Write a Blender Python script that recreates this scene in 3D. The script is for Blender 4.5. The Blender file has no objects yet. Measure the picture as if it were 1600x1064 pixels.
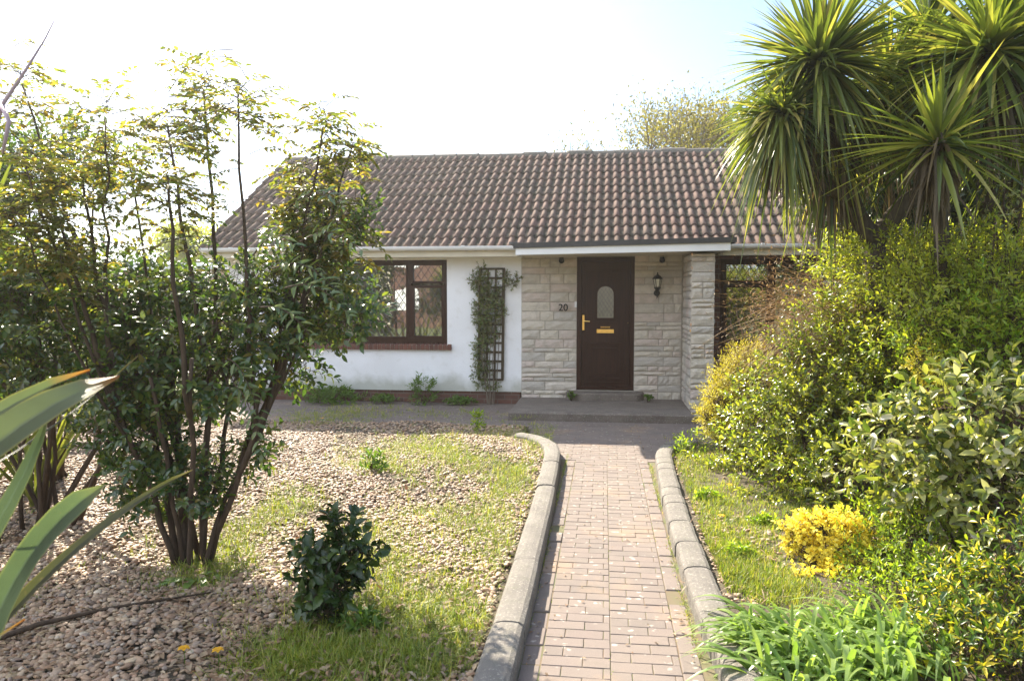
import bpy, math, random
import numpy as np
from mathutils import Vector, Matrix
random.seed(7); rng = np.random.default_rng(11)
C = bpy.context.scene.collection; R = math.radians; PI = math.pi

# ---------------- camera ----------------
F, YAW, PIT, H = 1170.0, R(7.0), R(3.52), 1.78
cam = bpy.data.objects.new('camera', bpy.data.cameras.new('camera')); C.objects.link(cam)
cam.data.lens = 36*F/1600; cam.data.sensor_width = 36; cam.data.clip_start = .05; cam.data.clip_end = 4000
cam.location = (0, 0, H); cam.rotation_euler = (PI/2-PIT, 0, YAW)
bpy.context.scene.camera = cam
cam.data.dof.use_dof = True; cam.data.dof.focus_distance = 7.0; cam.data.dof.aperture_fstop = 5.6
# ---------------- sky and sun ----------------
SUN_AZ, SUN_EL = R(-35), R(38.5)      # azimuth measured from +Y, negative = left
w = bpy.data.worlds.new('World'); bpy.context.scene.world = w; w.use_nodes = True
nt = w.node_tree; nt.nodes.clear()
sky = nt.nodes.new('ShaderNodeTexSky'); sky.sky_type = 'NISHITA'; sky.sun_disc = False
sky.sun_elevation = SUN_EL; sky.sun_rotation = SUN_AZ
sky.air_density = .8; sky.dust_density = .6; sky.ozone_density = 1.6
bg = nt.nodes.new('ShaderNodeBackground'); bg.inputs[1].default_value = .088
out = nt.nodes.new('ShaderNodeOutputWorld')
# thin high cloud
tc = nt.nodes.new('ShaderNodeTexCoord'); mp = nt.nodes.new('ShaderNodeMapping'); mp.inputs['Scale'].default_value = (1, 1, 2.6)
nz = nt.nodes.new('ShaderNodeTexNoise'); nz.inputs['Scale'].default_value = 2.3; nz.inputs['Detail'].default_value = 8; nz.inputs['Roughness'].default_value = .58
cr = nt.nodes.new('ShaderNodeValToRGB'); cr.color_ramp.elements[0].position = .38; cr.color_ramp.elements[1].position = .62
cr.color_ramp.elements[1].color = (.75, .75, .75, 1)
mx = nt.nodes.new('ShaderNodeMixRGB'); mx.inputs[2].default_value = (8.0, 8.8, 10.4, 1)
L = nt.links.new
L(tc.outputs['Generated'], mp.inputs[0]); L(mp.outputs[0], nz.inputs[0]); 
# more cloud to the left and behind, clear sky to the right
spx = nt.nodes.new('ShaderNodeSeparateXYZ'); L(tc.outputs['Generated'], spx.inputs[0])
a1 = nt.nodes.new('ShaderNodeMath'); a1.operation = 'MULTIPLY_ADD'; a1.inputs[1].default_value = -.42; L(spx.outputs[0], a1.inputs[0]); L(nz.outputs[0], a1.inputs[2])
a2 = nt.nodes.new('ShaderNodeMath'); a2.operation = 'MULTIPLY_ADD'; a2.inputs[1].default_value = -.24; L(spx.outputs[1], a2.inputs[0]); L(a1.outputs[0], a2.inputs[2])  # unseen bright cloud behind the camera, added to light the shaded facade
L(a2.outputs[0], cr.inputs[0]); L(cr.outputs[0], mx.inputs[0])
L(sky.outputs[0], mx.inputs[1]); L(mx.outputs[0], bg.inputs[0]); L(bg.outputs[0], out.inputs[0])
sun = bpy.data.objects.new('sun', bpy.data.lights.new('sun', 'SUN')); C.objects.link(sun)
sun.data.energy = 5; sun.data.angle = R(.5); sun.data.color = (1, .90, .74)
sd = Vector((math.sin(SUN_AZ)*math.cos(SUN_EL), math.cos(SUN_AZ)*math.cos(SUN_EL), math.sin(SUN_EL)))
sun.rotation_euler = sd.to_track_quat('Z', 'Y').to_euler(); sun.location = sd*60
sc = bpy.context.scene
sc.view_settings.view_transform = 'Standard'; sc.view_settings.look = 'None'
sc.view_settings.exposure = 1.75; sc.view_settings.gamma = 1
sc.cycles.max_bounces = 8; sc.cycles.transparent_max_bounces = 12; sc.cycles.use_denoising = True

# ---------------- helpers ----------------
_Fw = np.array([-math.sin(YAW)*math.cos(PIT), math.cos(YAW)*math.cos(PIT), -math.sin(PIT)])
_Rt = np.array([math.cos(YAW), math.sin(YAW), 0]); _Up = np.cross(_Rt, _Fw)
def at(px, py, Y):
    r = _Fw+_Rt*(px-800)/F+_Up*(532-py)/F; return r*(Y/r[1])+np.array([0, 0, H])
def gr(px, py, z=0.):
    r = _Fw+_Rt*(px-800)/F+_Up*(532-py)/F; return r*((z-H)/r[2])+np.array([0, 0, H])

class MB:
    def __init__(s): s.v = []; s.f = []; s.n = 0
    def add(s, v, f):
        v = np.asarray(v, float); s.v.append(v)
        s.f.extend([tuple(int(i)+s.n for i in q) for q in f]); s.n += len(v); return s
    def box(s, x0, x1, y0, y1, z0, z1):
        v = [(x, y, z) for z in (z0, z1) for y in (y0, y1) for x in (x0, x1)]
        return s.add(v, [(0, 2, 3, 1), (4, 5, 7, 6), (0, 1, 5, 4), (2, 6, 7, 3), (0, 4, 6, 2), (1, 3, 7, 5)])
    def cbox(s, c, hx, hy, hz, ch=.01, rot=None):
        """box with a chamfered top/front all round"""
        v = []
        for dz, k in ((-hz, 0), (hz-ch, 0), (hz, ch)):
            for dx, dy in ((-1, -1), (1, -1), (1, 1), (-1, 1)): v.append((dx*(hx-k), dy*(hy-k), dz))
        v = np.array(v)
        if rot is not None: v = v@np.array(rot).T
        v = v+np.array(c)
        f = [(3, 2, 1, 0), (8, 9, 10, 11)]
        for a in (0, 4):
            for i in range(4): f.append((a+i, a+(i+1) % 4, a+4+(i+1) % 4, a+4+i))
        return s.add(v, f)
    def tube(s, pts, rad, n=8, cap=True):
        pts = np.asarray(pts, float); rad = np.broadcast_to(np.asarray(rad, float), (len(pts),))
        t = np.gradient(pts, axis=0); t /= np.linalg.norm(t, axis=1)[:, None]+1e-9
        up = np.array([0, 0, 1.]) if abs(t[0][2]) < .9 else np.array([1., 0, 0])
        v = []
        a = np.cross(t[0], up); a /= np.linalg.norm(a)
        for i, p in enumerate(pts):
            a = a-t[i]*(a@t[i]); a /= np.linalg.norm(a)+1e-9; b = np.cross(t[i], a)
            for k in range(n):
                an = 2*PI*k/n; v.append(p+(a*math.cos(an)+b*math.sin(an))*rad[i])
        f = []
        for i in range(len(pts)-1):
            for k in range(n): f.append((i*n+k, i*n+(k+1) % n, (i+1)*n+(k+1) % n, (i+1)*n+k))
        if cap: f += [tuple(range(n))[::-1], tuple((len(pts)-1)*n+k for k in range(n))]
        return s.add(v, f)
    def prism(s, poly, p0, U, V, N, depth):
        """extrude a 2-D polygon (in U,V from p0) by depth along N"""
        U, V, N, p0 = map(lambda q: np.array(q, float), (U, V, N, p0)); k = len(poly)
        v = [p0+U*a+V*b for a, b in poly]+[p0+U*a+V*b+N*depth for a, b in poly]
        f = [tuple(range(k))[::-1], tuple(range(k, 2*k))]+[(i, (i+1) % k, k+(i+1) % k, k+i) for i in range(k)]
        return s.add(v, f)
    def lathe(s, prof, c, n=16, axis='z'):
        v = []
        for r, h in prof:
            for k in range(n):
                a = 2*PI*k/n; q = (r*math.cos(a), r*math.sin(a), h)
                if axis == 'y': q = (q[0], -q[2], q[1])
                v.append((q[0]+c[0], q[1]+c[1], q[2]+c[2]))
        f = [(i*n+k, i*n+(k+1) % n, (i+1)*n+(k+1) % n, (i+1)*n+k) for i in range(len(prof)-1) for k in range(n)]
        f += [tuple(range(n))[::-1], tuple((len(prof)-1)*n+k for k in range(n))]
        return s.add(v, f)
def mesh_np(name, V, quads=None, tris=None, smooth=False):
    me = bpy.data.meshes.new(name); V = np.asarray(V, np.float32)
    q = np.zeros((0, 4), int) if quads is None else np.asarray(quads, int); t = np.zeros((0, 3), int) if tris is None else np.asarray(tris, int)
    me.vertices.add(len(V)); me.vertices.foreach_set('co', V.ravel())
    nl = len(q)*4+len(t)*3; me.loops.add(nl); me.polygons.add(len(q)+len(t))
    me.loops.foreach_set('vertex_index', np.concatenate([q.ravel(), t.ravel()]).astype(np.int32))
    ls = np.concatenate([np.arange(len(q))*4, len(q)*4+np.arange(len(t))*3]).astype(np.int32)
    me.polygons.foreach_set('loop_start', ls)
    if smooth: me.polygons.foreach_set('use_smooth', np.ones(len(q)+len(t), bool))
    me.update(calc_edges=True); me.validate(); return me
def base_of(parent):
    b = np.zeros(3); o = parent
    while o is not None: b += np.array(o.location); o = o.parent
    return b
def obj(name, g, m, parent=None, smooth=False):
    """g: MB, or (V, quads[, tris]) in world coordinates -> ONE mesh object"""
    b = base_of(parent)
    if isinstance(g, MB):
        me = bpy.data.meshes.new(name); V = np.concatenate(g.v)-b
        me.from_pydata([tuple(p) for p in V], [], g.f); me.update()
        if smooth:
            me.polygons.foreach_set('use_smooth', np.ones(len(me.polygons), bool))
    elif isinstance(g, bpy.types.Mesh): me = g
    else: me = mesh_np(name, g[0]-b, g[1] if len(g) > 1 else None, g[2] if len(g) > 2 else None, smooth)
    me.materials.append(m); o = bpy.data.objects.new(name, me); C.objects.link(o); o.parent = parent; return o
def tag(o, label=None, cat=None, group=None, kind=None):
    for k, v in (('label', label), ('category', cat), ('group', group), ('kind', kind)):
        if v: o[k] = v
    return o
def thing(name, label, cat, loc=(0, 0, 0), group=None):
    o = bpy.data.objects.new(name, None); o.empty_display_size = .1; C.objects.link(o); o.location = tuple(float(q) for q in loc)
    return tag(o, label, cat, group)
def nrm(a): return a/(np.linalg.norm(a, axis=-1, keepdims=True)+1e-9)
def rsph(n): return nrm(rng.normal(size=(n, 3)))

# --- materials
def newmat(name):
    m = bpy.data.materials.new(name); m.use_nodes = True; t = m.node_tree; b = t.nodes['Principled BSDF']; return m, t, b
def N(t, typ, **k):
    n = t.nodes.new(typ)
    for a, v in k.items():
        if a.startswith('i_'): n.inputs[a[2:].replace('_', ' ')].default_value = v
        else: setattr(n, a, v)
    return n
def ramp(t, fac, cols, pos=None, interp='LINEAR'):
    r = t.nodes.new('ShaderNodeValToRGB'); e = r.color_ramp; e.interpolation = interp; n = len(cols)
    pos = pos or [i/(n-1) for i in range(n)]
    while len(e.elements) < n: e.elements.new(.5)
    for i in range(n): e.elements[i].position = pos[i]; e.elements[i].color = (*cols[i], 1)
    t.links.new(fac, r.inputs[0]); return r.outputs[0]
def mix(t, fac, a, b, mode='MIX'):
    n = t.nodes.new('ShaderNodeMixRGB'); n.blend_type = mode
    for i, q in ((0, fac), (1, a), (2, b)):
        if hasattr(q, 'links'): t.links.new(q, n.inputs[i])
        else: n.inputs[i].default_value = (q if i == 0 else (*q, 1))
    return n.outputs[0]
def noise(t, scale, detail=4, rough=.55, coord='Object', vec=None):
    n = N(t, 'ShaderNodeTexNoise'); n.inputs['Scale'].default_value = scale; n.inputs['Detail'].default_value = detail; n.inputs['Roughness'].default_value = rough
    if vec is None: vec = N(t, 'ShaderNodeTexCoord').outputs[coord]
    t.links.new(vec, n.inputs['Vector']); return n.outputs[0]
def bump(t, b, h, strength=.3, dist=.01):
    n = N(t, 'ShaderNodeBump'); n.inputs['Strength'].default_value = strength; n.inputs['Distance'].default_value = dist
    t.links.new(h, n.inputs['Height']); t.links.new(n.outputs[0], b.inputs['Normal'])
def plain(name, col, rough=.6, metal=0, var=.15, scale=8, bmp=.1, spec=.5):
    m, t, b = newmat(name); n = noise(t, scale)
    c = ramp(t, n, [tuple(x*(1-var) for x in col), tuple(min(1, x*(1+var)) for x in col)], [.3, .7])
    t.links.new(c, b.inputs['Base Color']); b.inputs['Roughness'].default_value = rough; b.inputs['Metallic'].default_value = metal
    b.inputs['Specular IOR Level'].default_value = spec
    if bmp: bump(t, b, noise(t, scale*8), bmp, .004)
    return m
def island(t): return N(t, 'ShaderNodeNewGeometry').outputs['Random Per Island']
def leafmat(name, cols, pos=None, rough=.38, trans=.4, tcol=None, spec=.5, patch=None):
    m, t, b = newmat(name); c = ramp(t, island(t), cols, pos)
    n = noise(t, 2.2, 3); c = mix(t, .35, c, ramp(t, n, [(.55, .6, .6), (1.35, 1.3, 1.0)], [.35, .65]), 'MULTIPLY')
    if patch: c = mix(t, ramp(t, noise(t, patch[1], 3), [(0, 0, 0), (1, 1, 1)], [.5, .6]), c, patch[0])
    t.links.new(c, b.inputs['Base Color']); b.inputs['Roughness'].default_value = rough; b.inputs['Specular IOR Level'].default_value = spec
    tr = N(t, 'ShaderNodeBsdfTranslucent'); k = tcol or (1.7, 1.75, .7)
    t.links.new(mix(t, 1, c, k, 'MULTIPLY'), tr.inputs[0])
    ms = N(t, 'ShaderNodeMixShader'); ms.inputs[0].default_value = trans
    t.links.new(b.outputs[0], ms.inputs[1]); t.links.new(tr.outputs[0], ms.inputs[2])
    t.links.new(ms.outputs[0], t.nodes['Material Output'].inputs[0]); return m

# --- foliage geometry (vectorised)
def leaves(P, D, U, Ln, W, fold=.25, curl=.15, hi=True):
    """leaf surfaces: P base, D direction, U normal-ish, Ln length, W width"""
    n = len(P); D = nrm(D); S = nrm(np.cross(D, U)); Nn = np.cross(S, D)
    Ln = np.broadcast_to(Ln, (n,))[:, None]; W = np.broadcast_to(W, (n,))[:, None]
    def p(a, s, h): return P+D*Ln*a+S*W*s+Nn*(W*h)
    if hi:
        V = np.stack([p(0, 0, 0), p(.3, -.45, fold), p(.35, 0, 0), p(.3, .45, fold), p(.68, -.4, fold-curl), p(.7, 0, -curl), p(.68, .4, fold-curl), p(1, 0, -curl*3)], 1).reshape(-1, 3)
        o = np.arange(n)[:, None]*8
        q = np.concatenate([o+[1, 4, 5, 2], o+[2, 5, 6, 3]]); t = np.concatenate([o+[0, 1, 2], o+[0, 2, 3], o+[4, 7, 5], o+[5, 7, 6]])
        return V, q, t
    V = np.stack([p(0, 0, 0), p(.45, -.5, fold), p(.5, 0, 0), p(.45, .5, fold), p(1, 0, -curl)], 1).reshape(-1, 3); o = np.arange(n)[:, None]*5
    return V, np.zeros((0, 4), int), np.concatenate([o+[0, 1, 2], o+[0, 2, 3], o+[1, 4, 2], o+[2, 4, 3]])
def blades(P, D, Ln, W, droop, seg=5, fold=.3, twist=0, prof=None):
    n = len(P); D = nrm(D); up = np.tile([0, 0, 1.], (n, 1)); S = nrm(np.cross(D, up)+rng.normal(size=(n, 3))*.02)
    if twist: S = nrm(S+np.cross(D, S)*rng.normal(size=(n, 1))*twist)
    Ln = np.broadcast_to(Ln, (n,))[:, None]; W = np.broadcast_to(W, (n,))[:, None]; dr = np.broadcast_to(droop, (n,))[:, None]
    Vs = []
    for i in range(seg+1):
        t = i/seg; c = P+D*Ln*t+np.array([0, 0, -1.])*dr*Ln*t*t
        w_ = (prof(t) if prof else (min(1, .55+1.5*t)*(1-t**2.2)+.02)); Nn = nrm(np.cross(S, D))
        Vs += [c-S*W*w_*.5+Nn*W*w_*fold, c, c+S*W*w_*.5+Nn*W*w_*fold]
    k = 3*(seg+1); V = np.stack(Vs, 1).reshape(-1, 3); o = np.arange(n)[:, None]*k; q = []
    for i in range(seg):
        a = 3*i; q += [o+[a, a+3, a+4, a+1], o+[a+1, a+4, a+5, a+2]]
    return V, np.concatenate(q)
def merge(*gs):
    V = []; Q = []; T = []; n = 0
    for g in gs:
        V.append(g[0]); Q.append(np.asarray(g[1])+n)
        if len(g) > 2: T.append(np.asarray(g[2])+n)
        n += len(g[0])
    return np.concatenate(V), np.concatenate(Q).reshape(-1, 4), (np.concatenate(T) if T else np.zeros((0, 3), int))
def lobe_sprigs(lobes, dens, ln, wd, per=9, sprig=.16, inner=.35, hi=False, upw=.5, upb=.35, jit=.12, fold=.25):
    """leafy sprigs over lobes (centre, radii); dens = sprigs per m2 of lobe surface"""
    P = []; D = []
    for c, r in lobes:
        c = np.array(c); r = np.array(r); area = 4*PI*((r[0]*r[1])**1.6/3+(r[0]*r[2])**1.6/3+(r[1]*r[2])**1.6/3)**(1/1.6)
        n = max(6, int(area*dens)); d = rsph(n)
        bumpy = 1+.16*np.sin(d[:, :1]*7+c[0]*3)*np.cos(d[:, 2:]*6+c[1]*5)+rng.normal(size=(n, 1))*jit
        P.append(c+d*r*bumpy*(1-sprig*.3)); D.append(nrm(d+rng.normal(size=(n, 3))*.45+[0, 0, upb]))
        k = int(n*inner); d2 = rsph(k)
        P.append(c+d2*r*rng.uniform(.35, .85, (k, 1))); D.append(nrm(d2+rng.normal(size=(k, 3))*.6+[0, 0, .3]))
    P = np.concatenate(P); D = np.concatenate(D); ok = P[:, 2] > .03; P = P[ok]; D = D[ok]; n = len(P)
    s = sprig*rng.uniform(.6, 1.3, (n, 1)); LP = []; LD = []; LU = []
    a0 = rng.uniform(0, 6.28, (n, 1)); A = nrm(np.cross(D, rng.normal(size=(n, 3)))); B = np.cross(D, A)
    for k in range(per):
        t = (k+.3)/per; an = a0+k*2.4
        rad = A*np.cos(an)+B*np.sin(an)
        LP.append(P+D*s*t); LD.append(nrm(D*(.35+.8*t)+rad*(1.0-.4*t)+rng.normal(size=(n, 3))*.15)); LU.append(nrm(D*1.0-rad*.3+np.array([0, -.2*upw, upw])))
    LP, LD, LU = map(np.concatenate, (LP, LD, LU)); m = len(LP); sc_ = rng.uniform(.65, 1.25, m)
    return leaves(LP, LD, LU, ln*sc_, wd*sc_, hi=hi, fold=fold), (P, D, s)
def twigs(P, D, s, r=.003, back=1.2):
    n = len(P); A = nrm(np.cross(D, [0.3, .2, 1.])); B = np.cross(D, A); V = []
    for q, rr in ((P-D*s*back, r), (P+D*s*.9, r*.4)):
        for k in range(3):
            a = 2.094*k; V.append(q+(A*math.cos(a)+B*math.sin(a))*rr)
    V = np.stack(V, 1).reshape(-1, 3); o = np.arange(n)[:, None]*6
    return V, np.concatenate([o+[0, 1, 4, 3], o+[1, 2, 5, 4], o+[2, 0, 3, 5]])
def LB(*lst):
    """lobes from (px, py, Y, rx_px, rz_px[, ry_m])"""
    o = []
    for q in lst:
        px, py, Y, a, b = q[:5]; k = Y/F; o.append((at(px, py, Y), (a*k, q[5] if len(q) > 5 else (a+b)/2*k, b*k)))
    return o
def wander(a, b, n=6, amp=.03, sag=0):
    a = np.array(a, float); b = np.array(b, float); t = np.linspace(0, 1, n)[:, None]
    p = a+(b-a)*t; p += np.cumsum(rng.normal(size=(n, 3))*amp, 0)*np.sin(t*PI)*.8; p[:, 2] += sag*np.sin(t[:, 0]*PI); return p

# ---------------- materials ----------------
def m_render():
    m, t, b = newmat('white_render'); a = noise(t, 1.3, 6); g = noise(t, 7, 5)
    c = ramp(t, a, [(.79, .785, .77), (.86, .86, .855)], [.35, .6]); c = mix(t, ramp(t, g, [(0, 0, 0), (.35, .35, .35)], [.56, .75]), c, (.56, .53, .45))
    # splash dirt low on the wall
    x = N(t, 'ShaderNodeTexCoord'); sp = N(t, 'ShaderNodeSeparateXYZ'); t.links.new(x.outputs['Object'], sp.inputs[0])
    ad = N(t, 'ShaderNodeMath', operation='MULTIPLY_ADD'); t.links.new(noise(t, 3, 5), ad.inputs[0]); ad.inputs[1].default_value = -.55; t.links.new(sp.outputs[2], ad.inputs[2])
    c = mix(t, ramp(t, ad.outputs[0], [(.7, .7, .7), (0, 0, 0)], [-.05, .22]), c, (.36, .36, .27))
    t.links.new(c, b.inputs['Base Color']); b.inputs['Roughness'].default_value = .9; bump(t, b, noise(t, 60, 3), .35, .006); return m
def m_stone():
    m, t, b = newmat('split_stone'); i = island(t)
    c = ramp(t, i, [(.54, .49, .41), (.61, .55, .45), (.57, .48, .41), (.50, .46, .40), (.63, .56, .47), (.58, .52, .43)], interp='CONSTANT')
    c = mix(t, ramp(t, noise(t, 9, 6), [(0, 0, 0), (.6, .6, .6)], [.45, .7]), c, (.42, .38, .30)); c = mix(t, .3, c, ramp(t, noise(t, 45, 4), [(.6, .6, .6), (1.3, 1.3, 1.3)]), 'MULTIPLY')
    t.links.new(c, b.inputs['Base Color']); b.inputs['Roughness'].default_value = .9; bump(t, b, noise(t, 22, 6, .65), .9, .02); return m
def m_brick(name='red_brick', scale=1., along='x'):
    m, t, b = newmat(name); x = N(t, 'ShaderNodeTexCoord'); sp = N(t, 'ShaderNodeSeparateXYZ'); t.links.new(x.outputs['Object'], sp.inputs[0])
    cb = N(t, 'ShaderNodeCombineXYZ'); ad = N(t, 'ShaderNodeMath', operation='ADD'); t.links.new(sp.outputs[0], ad.inputs[0]); t.links.new(sp.outputs[1], ad.inputs[1])
    t.links.new(ad.outputs[0], cb.inputs[0]); t.links.new(sp.outputs[2], cb.inputs[1])
    br = N(t, 'ShaderNodeTexBrick'); t.links.new(cb.outputs[0], br.inputs[0]); br.inputs['Scale'].default_value = 1
    br.inputs['Brick Width'].default_value = .225; br.inputs['Row Height'].default_value = .075; br.inputs['Mortar Size'].default_value = .006
    br.inputs['Color1'].default_value = (.15, .065, .045, 1); br.inputs['Color2'].default_value = (.095, .05, .038, 1); br.inputs['Mortar'].default_value = (.15, .12, .095, 1)
    c = mix(t, .5, br.outputs[0], ramp(t, noise(t, 12, 5), [(.5, .5, .5), (1.4, 1.4, 1.4)]), 'MULTIPLY'); t.links.new(c, b.inputs['Base Color']); b.inputs['Roughness'].default_value = .88
    inv = N(t, 'ShaderNodeMath', operation='SUBTRACT'); inv.inputs[0].default_value = 1; t.links.new(br.outputs[1], inv.inputs[1]); bump(t, b, inv.outputs[0], .6, .01); return m
def m_tile():
    m, t, b = newmat('concrete_roof_tile'); x = N(t, 'ShaderNodeAttribute', attribute_name='tile'); i = x.outputs['Fac']
    c = ramp(t, i, [(.115, .078, .06), (.155, .10, .08), (.135, .088, .07), (.175, .12, .095), (.11, .078, .065), (.15, .092, .072)])
    c = mix(t, ramp(t, noise(t, 2.0, 6, .6), [(0, 0, 0), (.6, .6, .6)], [.45, .75]), c, (.12, .105, .08))
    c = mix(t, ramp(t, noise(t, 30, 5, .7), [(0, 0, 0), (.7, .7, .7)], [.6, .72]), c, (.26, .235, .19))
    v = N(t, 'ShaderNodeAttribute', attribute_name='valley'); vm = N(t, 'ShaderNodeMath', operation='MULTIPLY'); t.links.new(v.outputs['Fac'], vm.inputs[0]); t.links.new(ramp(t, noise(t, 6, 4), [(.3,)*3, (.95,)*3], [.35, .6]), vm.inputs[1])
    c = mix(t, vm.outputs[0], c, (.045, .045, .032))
    t.links.new(c, b.inputs['Base Color']); b.inputs['Roughness'].default_value = .95; b.inputs['Specular IOR Level'].default_value = .15; bump(t, b, noise(t, 90, 4), .5, .005); return m
def m_paver():
    m, t, b = newmat('block_paver'); i = island(t)
    c = ramp(t, i, [(.155, .122, .104), (.17, .132, .112), (.145, .118, .10), (.178, .14, .118), (.16, .128, .11)])
    c = mix(t, ramp(t, noise(t, 2.2, 7, .65), [(0, 0, 0), (.6, .6, .6)], [.42, .62]), c, (.195, .155, .125)); c = mix(t, ramp(t, noise(t, 7, 6, .7), [(0, 0, 0), (.45, .45, .45)], [.55, .7]), c, (.12, .105, .075)); c = mix(t, ramp(t, noise(t, 1.4, 5, .6), [(0, 0, 0), (.6, .6, .6)], [.55, .7]), c, (.30, .20, .12))
    vo = N(t, 'ShaderNodeTexVoronoi'); vo.inputs['Scale'].default_value = 16; vo.inputs['Randomness'].default_value = 1
    xc = N(t, 'ShaderNodeTexCoord'); w_ = mix(t, .03, xc.outputs['Object'], (0, 0, 0)); nd = N(t, 'ShaderNodeTexNoise'); nd.inputs['Scale'].default_value = 14; t.links.new(xc.outputs['Object'], nd.inputs['Vector']); t.links.new(mix(t, .06, xc.outputs['Object'], nd.outputs['Color']), vo.inputs[0])
    sub = N(t, 'ShaderNodeMath', operation='MULTIPLY_ADD'); t.links.new(noise(t, 40, 3), sub.inputs[0]); sub.inputs[1].default_value = .55; t.links.new(vo.outputs['Distance'], sub.inputs[2])
    spots = ramp(t, sub.outputs[0], [(1, 1, 1), (0, 0, 0)], [.40, .52]); sel = ramp(t, vo.outputs['Color'], [(0, 0, 0), (1, 1, 1)], [.42, .47])
    mm = mix(t, 1, spots, sel, 'MULTIPLY'); c = mix(t, mix(t, 1, mm, (.55, .55, .55), 'MULTIPLY'), c, (.48, .44, .38))
    c = mix(t, .35, c, ramp(t, noise(t, 120, 3), [(.5,)*3, (1.5,)*3]), 'MULTIPLY')
    t.links.new(c, b.inputs['Base Color']); b.inputs['Roughness'].default_value = .85; bump(t, b, noise(t, 150, 4), .5, .004); return m
def m_conc(name, a, c2, moss=.4):
    m, t, b = newmat(name); c = ramp(t, noise(t, 5, 6, .65), [a, c2], [.3, .7])
    c = mix(t, ramp(t, noise(t, 14, 6, .7), [(0, 0, 0), (moss,)*3], [.5, .7]), c, (.13, .125, .09)); c = mix(t, ramp(t, noise(t, 55, 4, .7), [(0, 0, 0), (.6,)*3], [.56, .66]), c, (.40, .37, .31))
    t.links.new(c, b.inputs['Base Color']); b.inputs['Roughness'].default_value = .9; bump(t, b, noise(t, 70, 6, .7), .7, .012); return m
def m_soil():
    m, t, b = newmat('soil_and_moss'); c = ramp(t, noise(t, 2.5, 6, .65), [(.07, .055, .035), (.12, .095, .06), (.09, .11, .03)], [.3, .55, .75])
    c = mix(t, .5, c, ramp(t, noise(t, 60, 4, .7), [(.4,)*3, (1.7,)*3]), 'MULTIPLY'); t.links.new(c, b.inputs['Base Color']); b.inputs['Roughness'].default_value = .95; bump(t, b, noise(t, 30, 6, .7), 1, .03); return m
def m_glass(name, fac=.35):
    m, t, b = newmat(name); t.nodes.remove(b); g = N(t, 'ShaderNodeBsdfGlossy'); g.inputs[0].default_value = (.95, .97, 1, 1); g.inputs['Roughness'].default_value = .18 if fac < .1 else .012
    tr = N(t, 'ShaderNodeBsdfTransparent'); tr.inputs[0].default_value = (.8, .84, .82, 1); ms = N(t, 'ShaderNodeMixShader')
    fr = N(t, 'ShaderNodeFresnel'); fr.inputs[0].default_value = 1.6; ad = N(t, 'ShaderNodeMath', operation='ADD', use_clamp=True); ad.inputs[1].default_value = fac; t.links.new(fr.outputs[0], ad.inputs[0])
    t.links.new(ad.outputs[0], ms.inputs[0]); t.links.new(tr.outputs[0], ms.inputs[1]); t.links.new(g.outputs[0], ms.inputs[2])
    bm_ = N(t, 'ShaderNodeBump'); bm_.inputs['Strength'].default_value = .06; bm_.inputs['Distance'].default_value = .01; t.links.new(noise(t, 3, 2), bm_.inputs['Height']); t.links.new(bm_.outputs[0], g.inputs['Normal'])
    t.links.new(ms.outputs[0], t.nodes['Material Output'].inputs[0]); return m
def m_wood(name, a, c2, rough=.6):
    m, t, b = newmat(name); x = N(t, 'ShaderNodeTexCoord'); mp_ = N(t, 'ShaderNodeMapping'); mp_.inputs['Scale'].default_value = (18, 18, 1.5); t.links.new(x.outputs['Object'], mp_.inputs[0])
    n = noise(t, 2.5, 5, vec=mp_.outputs[0]); t.links.new(ramp(t, n, [a, c2], [.3, .7]), b.inputs['Base Color']); b.inputs['Roughness'].default_value = rough; b.inputs['Specular IOR Level'].default_value = .25; bump(t, b, n, .25, .004); return m
M = dict(render=m_render(), stone=m_stone(), brick=m_brick(), tile=m_tile(), paver=m_paver(), soil=m_soil(),
    kerb=m_conc('kerb_concrete', (.125, .11, .095), (.20, .18, .152), .7), slab=m_conc('step_concrete', (.12, .095, .08), (.20, .165, .135), .7), ridge=m_conc('ridge_tile_mossy', (.10, .09, .07), (.17, .14, .11), .8),
    mortar=plain('mortar', (.36, .32, .26), .95), pvc=plain('white_plastic', (.74, .74, .72), .35, var=.05, scale=2, bmp=.02), cream=plain('cream_paint', (.62, .56, .42), .6, var=.08, scale=3),
    black=plain('black_felt_edge', (.035, .034, .033), .55, scale=5), brown=m_wood('dark_brown_woodgrain', (.020, .006, .003), (.042, .014, .007), .45),
    lead=plain('lead_strip', (.10, .10, .10), .5, .6), brass=plain('brass', (.80, .52, .16), .28, 1, .1, 20, .03), iron=plain('black_iron', (.012, .012, .013), .4, .3),
    glass=m_glass('window_glass', .30), dglass=m_glass('door_glass', .05), trellis=m_wood('dark_stained_wood', (.04, .03, .016), (.075, .055, .03), .8), greywood=m_wood('weathered_wood', (.16, .13, .10), (.27, .23, .18), .85),
    curtain=plain('curtain_cloth', (.55, .48, .36), .9, scale=3), room=plain('room_wall', (.35, .30, .24), .9), bark=m_wood('bark', (.045, .03, .02), (.095, .065, .042), .9), palebark=m_wood('pale_bark', (.14, .11, .08), (.22, .18, .14), .9),
    palmbark=m_wood('palm_bark', (.045, .035, .025), (.10, .08, .055), .95))
# ---------------- ground ----------------
g = MB(); xs = [-1500, -60, -14, 14, 60, 1500]
gv = [(x, y, -.04) for y in (-1500, -60, -14, 30, 80, 1500) for x in xs]
g.add(gv, [(j*6+i, j*6+i+1, (j+1)*6+i+1, (j+1)*6+i) for j in range(5) for i in range(5)])
m, t, b = newmat('lawn'); t.links.new(ramp(t, noise(t, .3, 6), [(.05, .07, .02), (.09, .11, .035), (.11, .10, .05)], [.3, .5, .7]), b.inputs['Base Color']); b.inputs['Roughness'].default_value = .95
tag(obj('ground', g, m), kind='structure')
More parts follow.
